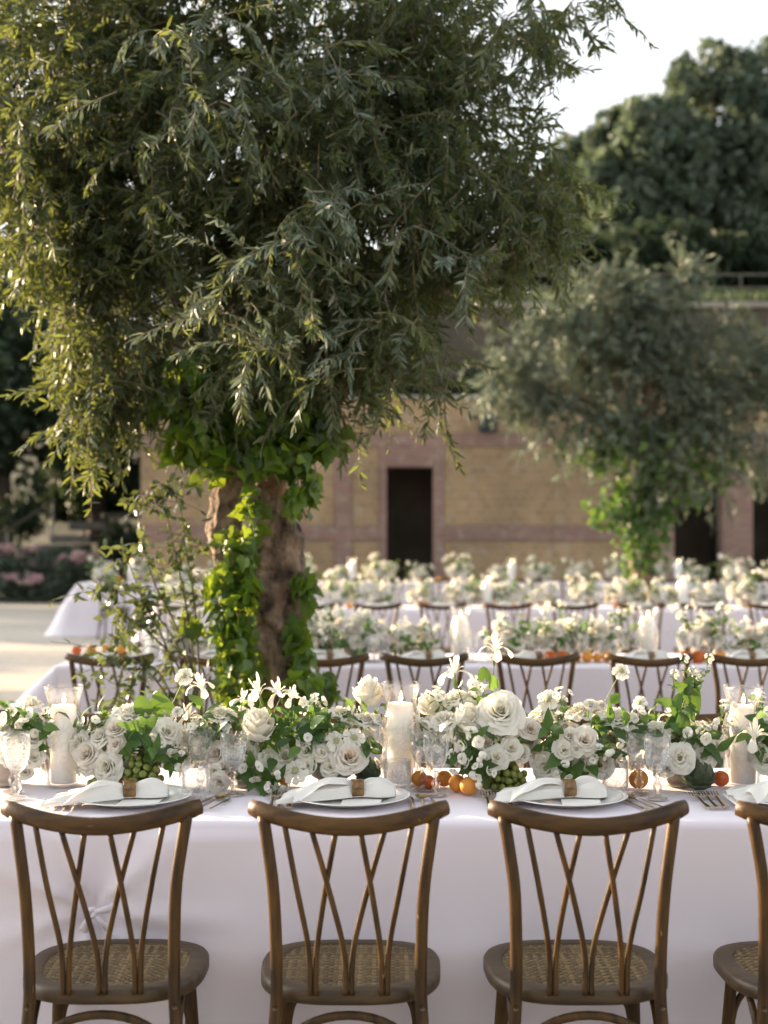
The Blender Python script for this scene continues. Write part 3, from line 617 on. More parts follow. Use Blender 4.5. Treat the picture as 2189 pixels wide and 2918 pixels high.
# ------------------------------------------------------------------ chair
def make_chair():
    t = empty('cross_back_chair', Matrix.Identity(4))
    W, S = M_['wood'], M_['seatwood']
    n = 25; u = np.linspace(-1, 1, n)
    path = np.stack([u * .228, .078 * u ** 2, .857 + .030 * np.abs(u) ** 1.8], -1)
    rad = np.stack([np.full(n, .0215), np.full(n, .0155)], 1); rad[[0, -1]] *= .86
    path2 = np.vstack([path[0] + (path[0] - path[1]) * .06, path, path[-1] + (path[-1] - path[-2]) * .06])
    rad2 = np.vstack([rad[0] * .75, rad, rad[-1] * .75])
    part('top_rail', tube(path2, rad2, 14).mesh('top_rail', M_['railwood']), t)
    for s in (-1, 1):
        pts = [(s * .205, .015, 0), (s * .186, .045, .22), (s * .171, .066, .40), (s * .168, .068, .48), (s * .1695, .058, .60), (s * .175, .046, .71), (s * .187, .050, .80), (s * .1985, .058, .872)]
        p = catmull(pts, 30)
        part('back_post', tube(p, np.stack([np.full(30, .0125), np.full(30, .0145)], 1), 12, up=(0, 1, 0)).mesh('back_post', W), t)
        bm = lathe([(0, -.004), (.004, -.0035), (.0062, 0)], 12); part('bolt', bm.mesh('bolt', M_['bolt']), t, TM((s * .171, .052, .425), Matrix.Rotation(R_(90), 4, 'X')))
        fl = catmull([(s * .185, .45, 0), (s * .175, .42, .22), (s * .165, .39, .43)], 10)
        part('front_leg', tube(fl, .0155, 12).mesh('front_leg', W), t)
        br = catmull([(s * .172, .08, .26), (s * .172, .12, .36), (s * .172, .20, .415), (s * .17, .30, .425)], 14)
        part('side_brace', tube(br, .009, 8).mesh('side_brace', W), t)
    # slats: bottom x -> top x
    zb, zt = .452, .855
    for xb, xt, off in [(-.0905, -.148, 0), (-.0765, -.028, .007), (-.0075, -.085, -.004), (.0075, .085, .006), (.0765, .028, -.005), (.0905, .148, 0)]:
        yt = .078 * (xt / .228) ** 2
        zt2 = .846 + .030 * (abs(xt) / .228) ** 1.8
        pts = [(xb, .066, zb), (xb, .064 + off * .2, zb + .06), (xb + (xt - xb) * .10, .056 + off, zb + .13), (xb + (xt - xb) * .52, .030 + off, zb + .265), (xt, yt + .001, zt2)]
        part('slat', tube(catmull(pts, 18), np.stack([np.full(18, .0062), np.full(18, .0068)], 1), 9, up=(0, 1, 0)).mesh('slat', W), t)
    # arch under the rear edge of the seat
    a = np.linspace(0, math.pi, 21)
    arch = np.stack([-.172 * np.cos(a) * (1 - .0 * np.sin(a)), np.full(21, .066), .20 + .205 * np.sin(a) ** .62], -1)
    part('arch_brace', tube(arch, .0105, 9, up=(0, 1, 0)).mesh('arch_brace', W), t)
    a2 = np.stack([-.165 * np.cos(a), np.full(21, .41), .22 + .18 * np.sin(a) ** .62], -1)
    part('arch_brace', tube(a2, .0095, 8, up=(0, 1, 0)).mesh('arch_brace', W), t)
    # seat
    def outline(k, sx, sy, e, yc=.282):
        a = np.linspace(0, 2 * math.pi, k, endpoint=False)
        c, s = np.cos(a), np.sin(a)
        x = np.sign(c) * np.abs(c) ** (2 / e) * sx; y = np.sign(s) * np.abs(s) ** (2 / e) * sy
        x = x * (1 + .04 * y / sy)
        return np.stack([x, y + yc], -1)
    k = 72; rings = []
    for ins, z in [(.006, .425), (0, .431), (0, .452), (.004, .4585), (.010, .461), (.040, .461), (.046, .4585), (.048, .452)]:
        o = outline(k, .222 - ins, .214 - ins, 2.9); rings.append(np.column_stack([o, np.full(k, z)]))
    V = np.vstack(rings); nr = len(rings)
    i, j = np.meshgrid(np.arange(nr - 1), np.arange(k), indexing='ij'); j2 = (j + 1) % k
    f = np.stack([i * k + j, i * k + j2, (i + 1) * k + j2, (i + 1) * k + j], -1).reshape(-1, 4)
    mb = MB(); mb.add(V, [f, np.array([list(range(k))[::-1]])]); part('seat_frame', mb.mesh('seat_frame', S), t)
    # woven cane panel
    mb = MB(); pitch = .0115; hx, hy, e = .178, .170, 2.9; yc = .282
    o = outline(k, hx + .001, hy + .001, e); mb.add(np.vstack([np.column_stack([o, np.full(k, .4535)])]), [np.array([list(range(k))])], 0)
    def half(v, a_, b_): return b_ * max(0, 1 - (abs(v) / a_) ** e) ** (1 / e)
    nxs = int(hx / pitch)
    for di in (0, 1):
        A, B = (hx, hy) if di == 0 else (hy, hx)
        nn = int(A / pitch)
        for q in range(-nn, nn + 1):
            c0 = q * pitch; L_ = half(c0, A, B)
            if L_ < pitch: continue
            m = int(2 * L_ / (pitch * .5)) + 1
            s = np.linspace(-L_, L_, m)
            ph = (np.round(s / pitch * 1).astype(int) + q + di)
            z = .4565 + .0022 * np.cos(np.pi * (s / pitch + q + di))+ .004 * (1 - (c0 / A) ** 2) * (1 - (s / B) ** 2)
            wv = pitch * .44
            if di == 0: V = np.concatenate([np.column_stack([np.full(m, c0 - wv), s + yc, z]), np.column_stack([np.full(m, c0 + wv), s + yc, z])])
            else: V = np.concatenate([np.column_stack([s, np.full(m, c0 - wv) + yc, z]), np.column_stack([s, np.full(m, c0 + wv) + yc, z])])
            ii = np.arange(m - 1)
            mb.add(V, [np.stack([ii, ii + 1, ii + 1 + m, ii + m], -1)], 0, random.random())
    cn = part('woven_seat', mb.mesh('woven_seat', M_['cane']), t)
    return t
chair0 = make_chair(); chair_used = [False]
def place_chair(x, y, rz, label, group):
    M = Matrix.Translation((x, y, 0)) @ Matrix.Rotation(rz, 4, 'Z')
    if not chair_used[0]:
        chair_used[0] = True; o = chair0; o.matrix_basis = M
    else: o = copy_tree(chair0, M)
    return tag(o, label, 'chair', group)

# ------------------------------------------------------------------ tablecloth
def make_cloth(x0, x1, y0, y1, zt, step, seed, foldA=.018, flare=.06, pool=0.0, pool_left=0.0, knot=None, lam=.16):
    rc = .04
    # perimeter of the rounded rectangle, clockwise from front-left
    pts = []; nrm = []
    def seg(a, b, n_):
        L_ = math.dist(a, b); m = max(2, int(L_ / step))
        for q in range(m):
            t_ = q / m; pts.append((a[0] + (b[0] - a[0]) * t_, a[1] + (b[1] - a[1]) * t_)); nrm.append(n_)
    def arc(cx, cy_, a0, a1):
        m = max(3, int(rc * 1.57 / step * 2) + 3)
        for q in range(m):
            a = a0 + (a1 - a0) * q / m; pts.append((cx + rc * math.cos(a), cy_ + rc * math.sin(a))); nrm.append((math.cos(a), math.sin(a)))
    h = math.pi / 2
    seg((x0 + rc, y0), (x1 - rc, y0), (0, -1)); arc(x1 - rc, y0 + rc, -h, 0)
    seg((x1, y0 + rc), (x1, y1 - rc), (1, 0)); arc(x1 - rc, y1 - rc, 0, h)
    seg((x1 - rc, y1), (x0 + rc, y1), (0, 1)); arc(x0 + rc, y1 - rc, h, 2 * h)
    seg((x0, y1 - rc), (x0, y0 + rc), (-1, 0)); arc(x0 + rc, y0 + rc, 2 * h, 3 * h)
    pts = np.array(pts); nrm = np.array(nrm); k = len(pts)
    s = np.concatenate([[0], np.cumsum(np.linalg.norm(np.diff(np.vstack([pts, pts[:1]]), axis=0), axis=1))])[:-1]
    # folds as noise along the perimeter
    def nz(scale, off, z=0): return np.array([mnoise.noise(Vector((p[0] * scale + off, p[1] * scale * 1.3, z + seed))) for p in pts])
    f1 = nz(1 / lam, 0); f2 = nz(.45 / lam, 9); f3 = nz(2.4 / lam, 3)
    mid = (np.clip(pts[:, 0], x0 + (y1 - y0) / 2, x1 - (y1 - y0) / 2), np.full(k, (y0 + y1) / 2))
    med = np.stack(mid, -1)
    rings = []
    er = .022
    # top, from the middle to the edge
    for tt in np.concatenate([np.linspace(0, .8, 12), [.88, .93, .965]]):
        xy = med + (pts - nrm * er - med) * tt
        z = np.array([zt + .0035 * mnoise.noise(Vector((a * 4.2, b * 6.3, seed))) + .004 * max(0, mnoise.noise(Vector((a * 11 + b * 5, b * 9 - a * 3, seed + 4)))) ** 1.5 for a, b in xy])
        rings.append(np.column_stack([xy, z]))
    for a in np.linspace(0, h, 6):
        xy = pts - nrm * er * (1 - math.sin(a)); rings.append(np.column_stack([xy, np.full(k, zt - er * (1 - math.cos(a)))]))
    nlev = max(14, int(zt / (step * 1.4)))
    left = np.clip(-nrm[:, 0], 0, 1) * (pts[:, 0] < x0 + .05)
    for q in range(1, nlev + 1):
        t_ = q / nlev; z = (zt - er) * (1 - t_) + .006
        g = t_ ** .8
        o = flare * t_ ** 1.1 + foldA * g * (f1 * 1.1 + f2 * 1.4 + f3 * .25 * t_) + pool * t_ ** 5 + pool_left * left * (math.sin(min(1, t_ * 1.5) * h) * (.75 + .5 * f2))
        zz = np.full(k, z)
        if knot is not None:
            dx = pts[:, 0] - knot[0]; dz = z - knot[1]; rr = np.hypot(dx, dz) + 1e-4; th = np.arctan2(dz, dx)
            front = (nrm[:, 1] < -.5)
            rid = .5 + .5 * np.cos(th * 7 + 1.1 * np.sin(th * 2 + .6)); rid = rid ** 3
            amp = .024 * np.exp(-rr / .35) * np.clip(rr / .05, 0, 1)
            o = o + front * (amp * rid - .012 * np.exp(-(rr / .12) ** 2))
            for (a_, wd_, am, ln) in knot[2]:
                ca, sa = math.cos(a_), math.sin(a_); al = dx * ca + dz * sa; ac = -dx * sa + dz * ca
                ac = ac + .10 * (al / .8) ** 2 * (1 if a_ > 0 else -1)
                o = o + front * am * np.exp(-(ac / (wd_ * (1 + al * .9 if True else 1) + 1e-3)) ** 2) * np.clip(al / .1, 0, 1) * np.clip((ln - al) / (ln * .5), 0, 1)
        rings.append(np.column_stack([pts + nrm * o[:, None], zz]))
    nr = len(rings); V = np.vstack(rings)
    i, j = np.meshgrid(np.arange(nr - 1), np.arange(k), indexing='ij'); j2 = (j + 1) % k
    f = np.stack([i * k + j, (i + 1) * k + j, (i + 1) * k + j2, i * k + j2], -1).reshape(-1, 4)
    mb = MB(); mb.add(V, [f])
    return mb

ROWS = {1: dict(y0=3.74, y1=4.62, x0=-2.0, x1=2.4), 2: dict(y0=8.2, y1=9.1, x0=-1.86, x1=3.6),
        3: dict(y0=14.0, y1=14.95, x0=-2.5, x1=6.2), 4: dict(y0=21.6, y1=22.6, x0=-4.75, x1=9)}
TZ = .76
KN = (-.77, .527, [(2.55, .08, .014, .9), (.62, .06, .016, .75), (-.35, .09, .018, 1.3), (-.9, .09, .014, .8), (.25, .07, .014, 1.0)])
cl = ob('tablecloth', make_cloth(-2.0, 2.4, 3.74, 4.62, TZ, .014, 1, .042, .035, knot=KN, lam=.30).mesh('tablecloth', M_['cloth']))
tag(cl, 'white tablecloth on the nearest table, knotted behind the leftmost chair', 'tablecloth', 'long white tablecloths')
# gathered knot on the front of the cloth
mb = MB(); kp = np.array([-.77, 3.705, .527])
a = np.linspace(0, 2 * math.pi, 19)
tube(np.stack([.008 * np.cos(a), -.006 + .004 * np.sin(2 * a), .012 * np.sin(a)], -1), .009, 9, False, mb)
for (dx, dz, ln) in [(.85, .2, .12), (-.45, -.85, .08), (.7, -.7, .13)]:
    p = catmull([(0, -.004, 0), (dx * ln * .4, -.006, dz * ln * .4), (dx * ln, .022, dz * ln)], 8)
    tube(p, np.stack([np.linspace(.009, .004, 8), np.linspace(.007, .016, 8)], 1), 8, True, mb, up=(0, 1, 0))
part('knot', mb.mesh('knot', M_['cloth']), cl, TM(kp, None, .8))
cl2 = ob('tablecloth', make_cloth(-1.95, 3.6, 8.2, 9.1, TZ, .02, 2, .035, .05, 0, .42, lam=.26).mesh('tablecloth', M_['cloth']))
tag(cl2, 'white tablecloth of the second table, its end billowing over the paving', 'tablecloth', 'long white tablecloths')
cl3 = ob('tablecloth', make_cloth(-2.5, 6.2, 14.0, 14.95, TZ + .02, .05, 3, .04, .05, lam=.35).mesh('tablecloth', M_['cloth']))
tag(cl3, 'white tablecloth of the third table in front of the smaller olive tree', 'tablecloth', 'long white tablecloths')
cl4 = ob('tablecloth', make_cloth(-4.75, 9, 21.6, 22.6, TZ + .03, .07, 4, .05, .22, .10, .16, lam=.4).mesh('tablecloth', M_['cloth']))
tag(cl4, 'white tablecloth of the farthest table, long end showing beside the paving', 'tablecloth', 'long white tablecloths')

# ------------------------------------------------------------------ chairs
G = 'cross-back chairs at the tables'
NEAR = [(-.656, 3.205, 'leftmost near chair, in front of the knotted cloth'), (-.082, 3.20, 'second near chair from the left, seen whole from behind'),
        (.4766, 3.20, 'third near chair from the left, below the artichoke and goblets'), (1.05, 3.19, 'near chair cut off by the right picture edge')]
for k, (x, y, s) in enumerate(NEAR):
    place_chair(x, y, R_([1.5, 0, .6, -.8][k]), 'brown wooden cross-back chair, ' + s, G)
for k, x in enumerate([-1.15, -.60, -.03, .56, 1.14]):
    place_chair(x, 5.06, R_(180 + [2, -1, 3, -2, 1][k]), 'brown cross-back chair on the far side of the nearest table, %s from the left' % ORD[k], G)
X2 = [-1.445, -.875, -.31, .215, .80, 1.396, 1.93, 2.5]
for k, x in enumerate(X2):
    place_chair(x, 7.33 + .02 * math.sin(k * 2.1), R_([2, -2, 1, 1, -1, 0, 2, 0][k]), 'brown cross-back chair along the second table, %s from the left' % ORD[k], G)
X3 = [-1.9 + .61 * k for k in range(12)]
for k, x in enumerate(X3):
    place_chair(x, 12.95 + .03 * math.sin(k * 1.7), R_(2 * math.sin(k * 3.3)), 'brown cross-back chair along the third table, %s from the left' % ORD[k], G)
X4 = [-4.0 + .68 * k for k in range(16)]
for k, x in enumerate(X4):
    place_chair(x, 20.6 + .03 * math.sin(k * 1.3), R_(2 * math.sin(k * 2.3)), 'brown cross-back chair along the farthest table, %s from the left' % ORD[k], G)
# ------------------------------------------------------------------ tableware prototypes (meshes shared by every copy)
def ringc(vals, k): return np.repeat(np.asarray(vals, float), k)
def make_plate():
    prof = [(0, .004), (.095, .004), (.105, .006), (.115, .011), (.160, .020), (.1705, .0225), (.172, .0215), (.171, .020), (.160, .0165), (.118, .008), (.105, .001), (.095, 0), (0, 0)]
    me = lathe(prof, 72).mesh('plate', M_['china'])
    a = np.linspace(0, 2 * math.pi, 73)
    ln = tube(np.stack([.158 * np.cos(a), .158 * np.sin(a), np.full(73, .0196)], -1), .0009, 4, False).mesh('rim_line', M_['rimline'])
    return me, ln
PLATE, RIML = make_plate()
CARD = box(-.055, .055, -.085, .085, 0, .0012, bev=.0004).mesh('menu_card', M_['card'], False)

def make_napkin(seed, tip=0.0):
    r = np.random.default_rng(seed)
    n, k = 46, 64; xs = np.linspace(-.155, .135, n); a = np.linspace(0, 2 * math.pi, k, endpoint=False)
    xr = .032
    V = np.zeros((n, k, 3)); ph = r.uniform(0, 6.28, 6)
    for i, x in enumerate(xs):
        if x < xr: t = (xr - x) / (xr + .155); wv = .0185 + .075 * np.clip(t - .07, 0, 1) ** .85; h = .034 + .010 * math.sin(min(1, max(0, t - .05) * 1.5) * math.pi) - .020 * t ** 1.5
        else: t = (x - xr) / (.135 - xr); wv = .0185 + .022 * math.sin(min(1, max(0, t - .12) * 1.2) * math.pi * .6); h = .034 + .010 * math.sin(max(0, t - .12) * math.pi) - .020 * t ** 4; wv *= (1 - .35 * t ** 6)
        amp = min(1, abs(x - xr) / .03)
        c, s = np.cos(a), np.sin(a)
        y = wv * np.sign(c) * np.abs(c) ** .9
        z = np.where(s > 0, h * np.abs(s) ** .8, .003 * s)
        top = np.clip(s, 0, 1)
        fold = (np.sin(a * 5 + ph[0] + x * 9) * .22 + np.sin(a * 9 + ph[1] - x * 14) * .16 + np.sin(a * 15 + ph[5] + x * 25) * .07 + np.sin(a * 3 + ph[2]) * .10)
        z = z + h * fold * top * (.35 + .65 * amp)
        y = y * (1 + .06 * np.sin(a * 4 + ph[3] + x * 18) * amp)
        y += (-.010 + tip) * (t if x < xr else 0) ** 1.5
        xx = x + (y * .35 * ((xr - x) / .187) if x < xr else y * .15 * t)
        V[i, :, 0] = xx; V[i, :, 1] = y; V[i, :, 2] = z + .004
    mb = MB(); f = grid_faces(n, k)
    idx = np.arange(n * k).reshape(n, k)
    q = np.stack([idx[:-1], idx[1:], np.roll(idx, -1, 1)[1:], np.roll(idx, -1, 1)[:-1]], -1).reshape(-1, 4)
    mb.add(V.reshape(-1, 3), [q, np.array([idx[-1][::1]]), np.array([idx[0][::-1]])])
    # loose flap folded over the fan
    m1, m2 = 22, 12; W = np.zeros((m1, m2, 3))
    for i in range(m1):
        for j in range(m2):
            u, v = i / (m1 - 1), j / (m2 - 1)
            x = .004 - u * (.150 - .04 * v); yy = (v - .62) * (.03 + .125 * u) - .018 * u
            z = .036 + .014 * math.sin(min(1, u * 1.6) * 2.2) * .8 - .050 * max(0, u - .35) ** 1.2 + .010 * math.sin(v * 3.1) * u + .006 * math.sin(u * 9 + v * 5 + ph[4]) * u - .030 * abs(v - .45) ** 1.6 * u
            W[i, j] = (x, yy, max(.006, z) + .004)
    mb.add(W.reshape(-1, 3), grid_faces(m1, m2))
    return mb.mesh('napkin', M_['linen'])
NAPS = [make_napkin(s, t) for s, t in ((1, -.02), (2, 0.0), (3, .012), (4, 0.01))]
a = np.linspace(0, 2 * math.pi, 33)
_pr = [(.0245, -.0165), (.0262, -.0175), (.0274, -.014), (.0266, 0), (.0274, .014), (.0262, .0175), (.0245, .0165), (.0236, 0), (.0245, -.0165)]
NRING = lathe(_pr, 36).mesh('napkin_ring', M_['horn'])

def make_fork():
    mb = MB()
    s = np.linspace(0, 1, 14); y = -.075 + s * .14
    wv = np.interp(s, [0, .1, .6, .85, 1], [.0062, .0066, .0036, .0030, .0052]); th = np.interp(s, [0, 1], [.0016, .0014]); z = .003 + .010 * np.clip(s - .55, 0, 1) ** 1.4
    tube(np.stack([np.zeros(14), y, z], -1), np.stack([th, wv], 1), 8, True, mb, up=(0, 0, 1))
    p = np.array([(0, .062, .0068), (0, .072, .0065), (0, .082, .0055)])
    tube(p, np.array([[.0012, .0055], [.0012, .0112], [.0012, .0118]]), 8, True, mb, up=(0, 0, 1))
    for q in (-1.5, -.5, .5, 1.5):
        x = q * .0066
        tube([(x, .079, .0056), (x, .10, .004), (x * .96, .128, .0075)], [[.0011, .0016], [.0011, .0015], [.0007, .0009]], 6, True, mb, up=(0, 0, 1))
    return mb.mesh('fork', M_['gold'])
def make_spoon():
    mb = MB(); s = np.linspace(0, 1, 14); y = -.085 + s * .145
    wv = np.interp(s, [0, .1, .6, 1], [.0062, .0066, .0032, .0034]); z = .003 + .008 * np.clip(s - .5, 0, 1)
    tube(np.stack([np.zeros(14), y, z], -1), np.stack([np.full(14, .0015), wv], 1), 8, True, mb, up=(0, 0, 1))
    n, k = 7, 24; V = []
    for i in range(n):
        r = i / (n - 1)
        for j in range(k):
            an = 2 * math.pi * j / k
            V.append((.0205 * r * math.sin(an), .088 + .031 * r * math.cos(an), .002 + .0085 * r ** 2.2))
    idx = np.arange(n * k).reshape(n, k)
    q = np.stack([idx[:-1], np.roll(idx, -1, 1)[:-1], np.roll(idx, -1, 1)[1:], idx[1:]], -1).reshape(-1, 4)
    mb.add(V, [q]); V2 = np.array(V) - [0, 0, .0012]; mb.add(V2, [q[:, ::-1]])
    return mb.mesh('spoon', M_['gold'])
def make_knife():
    mb = MB(); s = np.linspace(0, 1, 12); y = -.11 + s * .115
    tube(np.stack([np.zeros(12), y, np.full(12, .0035)], -1), np.stack([np.full(12, .0022), np.interp(s, [0, .1, .8, 1], [.0066, .0072, .0050, .0046])], 1), 8, True, mb, up=(0, 0, 1))
    V = []
    ys = np.linspace(.005, .115, 12)
    for i, yy in enumerate(ys):
        t = i / 11; wr = .009 * (1 - t ** 5); 
        V += [(-.0052 * (1 - .5 * t ** 4), yy, .0042), (wr, yy, .0034), (-.0052 * (1 - .5 * t ** 4), yy, .0026)]
    f = []
    for i in range(11):
        for j in range(3):
            j2 = (j + 1) % 3; f.append((i * 3 + j, (i + 1) * 3 + j, (i + 1) * 3 + j2, i * 3 + j2))
    mb.add(V, f + [(0, 1, 2), (35, 34, 33)])
    return mb.mesh('knife', M_['gold'])
FORK, SPOON, KNIFE = make_fork(), make_spoon(), make_knife()

def make_goblet():
    k = 40
    out_ = [(.0055, .070), (.014, .076), (.022, .084), (.030, .100), (.0355, .120), (.0378, .145), (.0385, .165), (.0385, .182)]
    inn = [(.0373, .182), (.0373, .165), (.0366, .145), (.0343, .120), (.0285, .101), (.0205, .088), (.012, .082), (0, .080)]
    cw = [.1, .1, .25, 1, 1, 1, .4, 0, 0, 0, 0, 0, 0, 0, 0, 0]
    bowl = lathe(out_ + inn, k, c=ringc(cw, k)).mesh('goblet_bowl', M_['glass_cut'])
    st_ = [(0, 0), (.030, 0), (.0315, .0015), (.031, .003), (.020, .0055), (.009, .009), (.006, .013), (.0075, .018), (.0125, .028), (.0135, .038), (.010, .046), (.006, .052), (.0065, .058), (.0085, .062), (.0075, .068), (.0055, .0705), (0, .0705)]
    stem = lathe(st_, 12).mesh('goblet_stem', M_['glass_solid'], True)
    return bowl, stem
GB, GS = make_goblet()
def make_tumbler():
    k = 40
    prof = [(0, 0), (.036, 0), (.0375, .002), (.0385, .012), (.0395, .05), (.0402, .098), (.0388, .098), (.0381, .05), (.0372, .016), (0, .013)]
    cw = [.2, .2, .4, 1, 1, .15, 0, 0, 0, 0]
    return lathe(prof, k, c=ringc(cw, k)).mesh('tumbler', M_['glass_cut'])
TUMB = make_tumbler()
def make_hurricane():
    k = 48
    o = [(.050, 0), (.0535, .004), (.0525, .012), (.0535, .03), (.058, .07), (.0625, .115), (.0640, .145), (.0615, .175), (.054, .205), (.0475, .228), (.0465, .243), (.0495, .262), (.056, .285), (.0615, .302)]
    i_ = [(r - .0018, z) for r, z in o[::-1][:-1]] + [(.049, .006), (0, .006)]
    cw = [.1, .1, .3, .3, .3, .8, 1, 1, .3, .1, .3, 1, .8, .0] + [0] * len(i_)
    g = lathe(o + i_, k, c=ringc(cw, k)).mesh('hurricane_glass', M_['glass_hur'])
    c = lathe([(0, 0), (.036, 0), (.0385, .002), (.0388, .225), (.0375, .232), (.033, .2345), (.02, .232), (.006, .229), (0, .229)], 40).mesh('pillar_candle', M_['wax'])
    wk = tube([(0, 0, 0), (.001, 0, .006), (.002, 0, .012)], .0011, 6).mesh('wick', M_['wick'])
    fl = lathe([(0, 0), (.003, .003), (.0048, .009), (.0044, .016), (.0025, .024), (0, .033)], 12).mesh('flame', M_['flame'])
    return g, c, wk, fl
HG, HC, HW, HF = make_hurricane()

def goblet(x, y, z, label, group, s=1.0):
    t = empty('goblet', TM((x, y, z), Matrix.Rotation(random.uniform(0, 6), 4, 'Z'), s), label, 'goblet', group)
    part('bowl', GB, t); part('stem', GS, t); return t
def hurricane(x, y, z, label, group, s=1.0, h=1.0):
    t = empty('hurricane_candle_holder', TM((x, y, z), Matrix.Rotation(random.uniform(0, 6), 4, 'Z'), s), label, 'candle holder', group)
    part('glass_shade', HG, t)
    c = empty('pillar_candle', TM((x, y, z + .0075 * s), None, (s, s, s * h)), label.replace('cut-glass hurricane shade', 'tall white pillar candle with a small flame'), 'candle', group.replace('hurricane shades', 'pillar candles'))
    part('wax', HC, c); part('wick', HW, c, Matrix.Translation((0, 0, .228))); part('flame', HF, c, Matrix.Translation((.002, 0, .238)))
    return t

# ------------------------------------------------------------------ flower prototypes (unit outer radius, facing +z)
def petal(mb, phi, r0, R, z0, H, half, flare, r, nu=6, nv=6, ruffle=.05, c=.8, tipdrop=.22, m=0):
    u = np.linspace(-1, 1, nu); v = np.linspace(0, 1, nv)
    Ug, Vg = np.meshgrid(u, v, indexing='ij')
    ph = r.uniform(0, 6.28, 3)
    shape = np.interp(Vg, [0, .25, .55, .8, 1], [.35, .75, 1.0, 1.0, .72])
    rr = r0 + (R - r0) * Vg ** .65 + flare * np.clip(Vg - .55, 0, 1) ** 1.6
    rr = rr + ruffle * R * (np.sin(Ug * 3.1 + ph[0]) * .6 + np.sin(Ug * 6 + ph[1]) * .4) * Vg
    zz = z0 + H * Vg ** 1.15 - np.clip(Vg - .7, 0, 1) ** 1.3 * flare * 1.6 - tipdrop * H * Ug ** 2 * Vg + ruffle * .6 * np.sin(Ug * 5 + ph[2]) * Vg
    an = phi + Ug * half * shape
    V = np.stack([rr * np.cos(an), rr * np.sin(an), zz], -1).reshape(-1, 3)
    cc = np.clip(c + .12 * Vg.reshape(-1) - .06 + r.normal(0, .03), 0, 1)
    mb.add(V, grid_faces(nu, nv), m, cc)
def sepal(mb, r, m=1, n=5, z=-.15, R=.55):
    for q in range(n):
        a = q * 6.283 / n + r.uniform(-.2, .2)
        mb.add([(0, 0, z - .05), (.25 * R * math.cos(a + .5), .25 * R * math.sin(a + .5), z), (R * math.cos(a), R * math.sin(a), z + r.uniform(-.12, .1)), (.25 * R * math.cos(a - .5), .25 * R * math.sin(a - .5), z)], [(0, 1, 2, 3)], m, .5)
    lathe([(0, -.35), (.12, -.3), (.18, -.2), (.1, -.08), (0, -.05)], 8, mb, m)
def rose(seed, layers, R=1.0, H=.7, open_=.35, ruffle=.05, inner=.3, warm=.55, cup=1.0):
    """bowl of overlapping petals; rims stay near one dome so that the spiral of rims shows from the front"""
    r = np.random.default_rng(seed); mb = MB(); nl = len(layers)
    for k, n in enumerate(layers):
        t = k / (nl - 1)
        Rk = (.07 + .80 * t) * R                       # rim radius of the layer
        rim = H * (1.0 - .55 * t ** 2.2)               # rim height: a dome
        z0 = -.30 * H * t - .05
        fl = open_ * t ** 1.5
        ph0 = k * 2.4 + r.uniform(-.3, .3)
        for q in range(n):
            phi = ph0 + q * 6.283 / n + r.normal(0, .10)
            half = math.pi / n * (1.55 if n > 3 else 1.25)
            nu, nv = 8, 7
            u = np.linspace(-1, 1, nu); v = np.linspace(0, 1, nv); Ug, Vg = np.meshgrid(u, v, indexing='ij')
            p = r.uniform(0, 6.28, 3); Rq = Rk * r.uniform(.93, 1.07); rq = rim * r.uniform(.93, 1.06)
            prof = Vg ** (.55 * cup) * (1 + .10 * np.sin(Vg * math.pi))          # bulging side
            rr = .03 + (Rq - .03) * prof + (.10 * R * Ug * (1 if q % 2 else -1) * Vg * (.4 + .6 * t))   # one edge tucked under its neighbour
            curl = np.clip(Vg - .72, 0, 1) / .28
            rr = rr + fl * curl ** 1.7 * .45 + .05 * R * curl ** 2
            zz = z0 + (rq - z0) * Vg ** .95 - (fl * .55 + .03 * H) * curl ** 2 - (.16 + .10 * t) * H * np.abs(Ug) ** 2.2 * Vg
            rr = rr * (1 + ruffle * (np.sin(Ug * 3 + p[0]) * .6 + np.sin(Ug * 7 + p[1]) * .5) * Vg ** 2)
            zz = zz + ruffle * .7 * np.sin(Ug * 6 + p[2]) * Vg ** 3
            an = phi + Ug * half * np.interp(Vg, [0, .2, .5, .85, 1], [.45, .8, 1.0, .95, .70])
            V = np.stack([rr * np.cos(an), rr * np.sin(an), zz], -1).reshape(-1, 3)
            c = np.clip(warm + (1 - warm) * t ** .8 + .10 * Vg.reshape(-1) - .05 + r.normal(0, .03), 0, 1)
            mb.add(V, grid_faces(nu, nv), 0, c)
    sepal(mb, r)
    return mb
PRO = {}
def reg(key, mb, mats, name): PRO[key] = (mb.arrays(), mb.mesh(name, mats), name, mats)
PM = [M_['petal'], M_['leaf'], M_['yellow'], M_['pollen'], M_['stem']]
PB = [M_['petal_blush']] + PM[1:]
for q in range(3): reg('R%d' % q, rose(10 + q, [3, 3, 4, 5, 5, 6, 6, 6], 1, .78, .38, .035, warm=.45), PM, 'garden_rose')
for q in range(2): reg('W%d' % q, rose(14 + q, [3, 3, 4, 5, 5, 6, 5], 1, .80, .36, .035, warm=.10), PB, 'blush_rose')
for q in range(3): reg('S%d' % q, rose(20 + q, [2, 3, 3, 4, 5, 5], 1, .95, .42, .025, warm=.50), PB if q == 0 else PM, 'spray_rose')
for q in range(2): reg('P%d' % q, rose(30 + q, [3, 4, 5, 5, 5], .98, 1.45, .05, .03, warm=.65, cup=.7), PM, 'peony')
for q in range(3): reg('C%d' % q, rose(40 + q, [4, 5, 6, 7, 7, 7], 1, .80, .45, .10, warm=.60), PM, 'carnation')
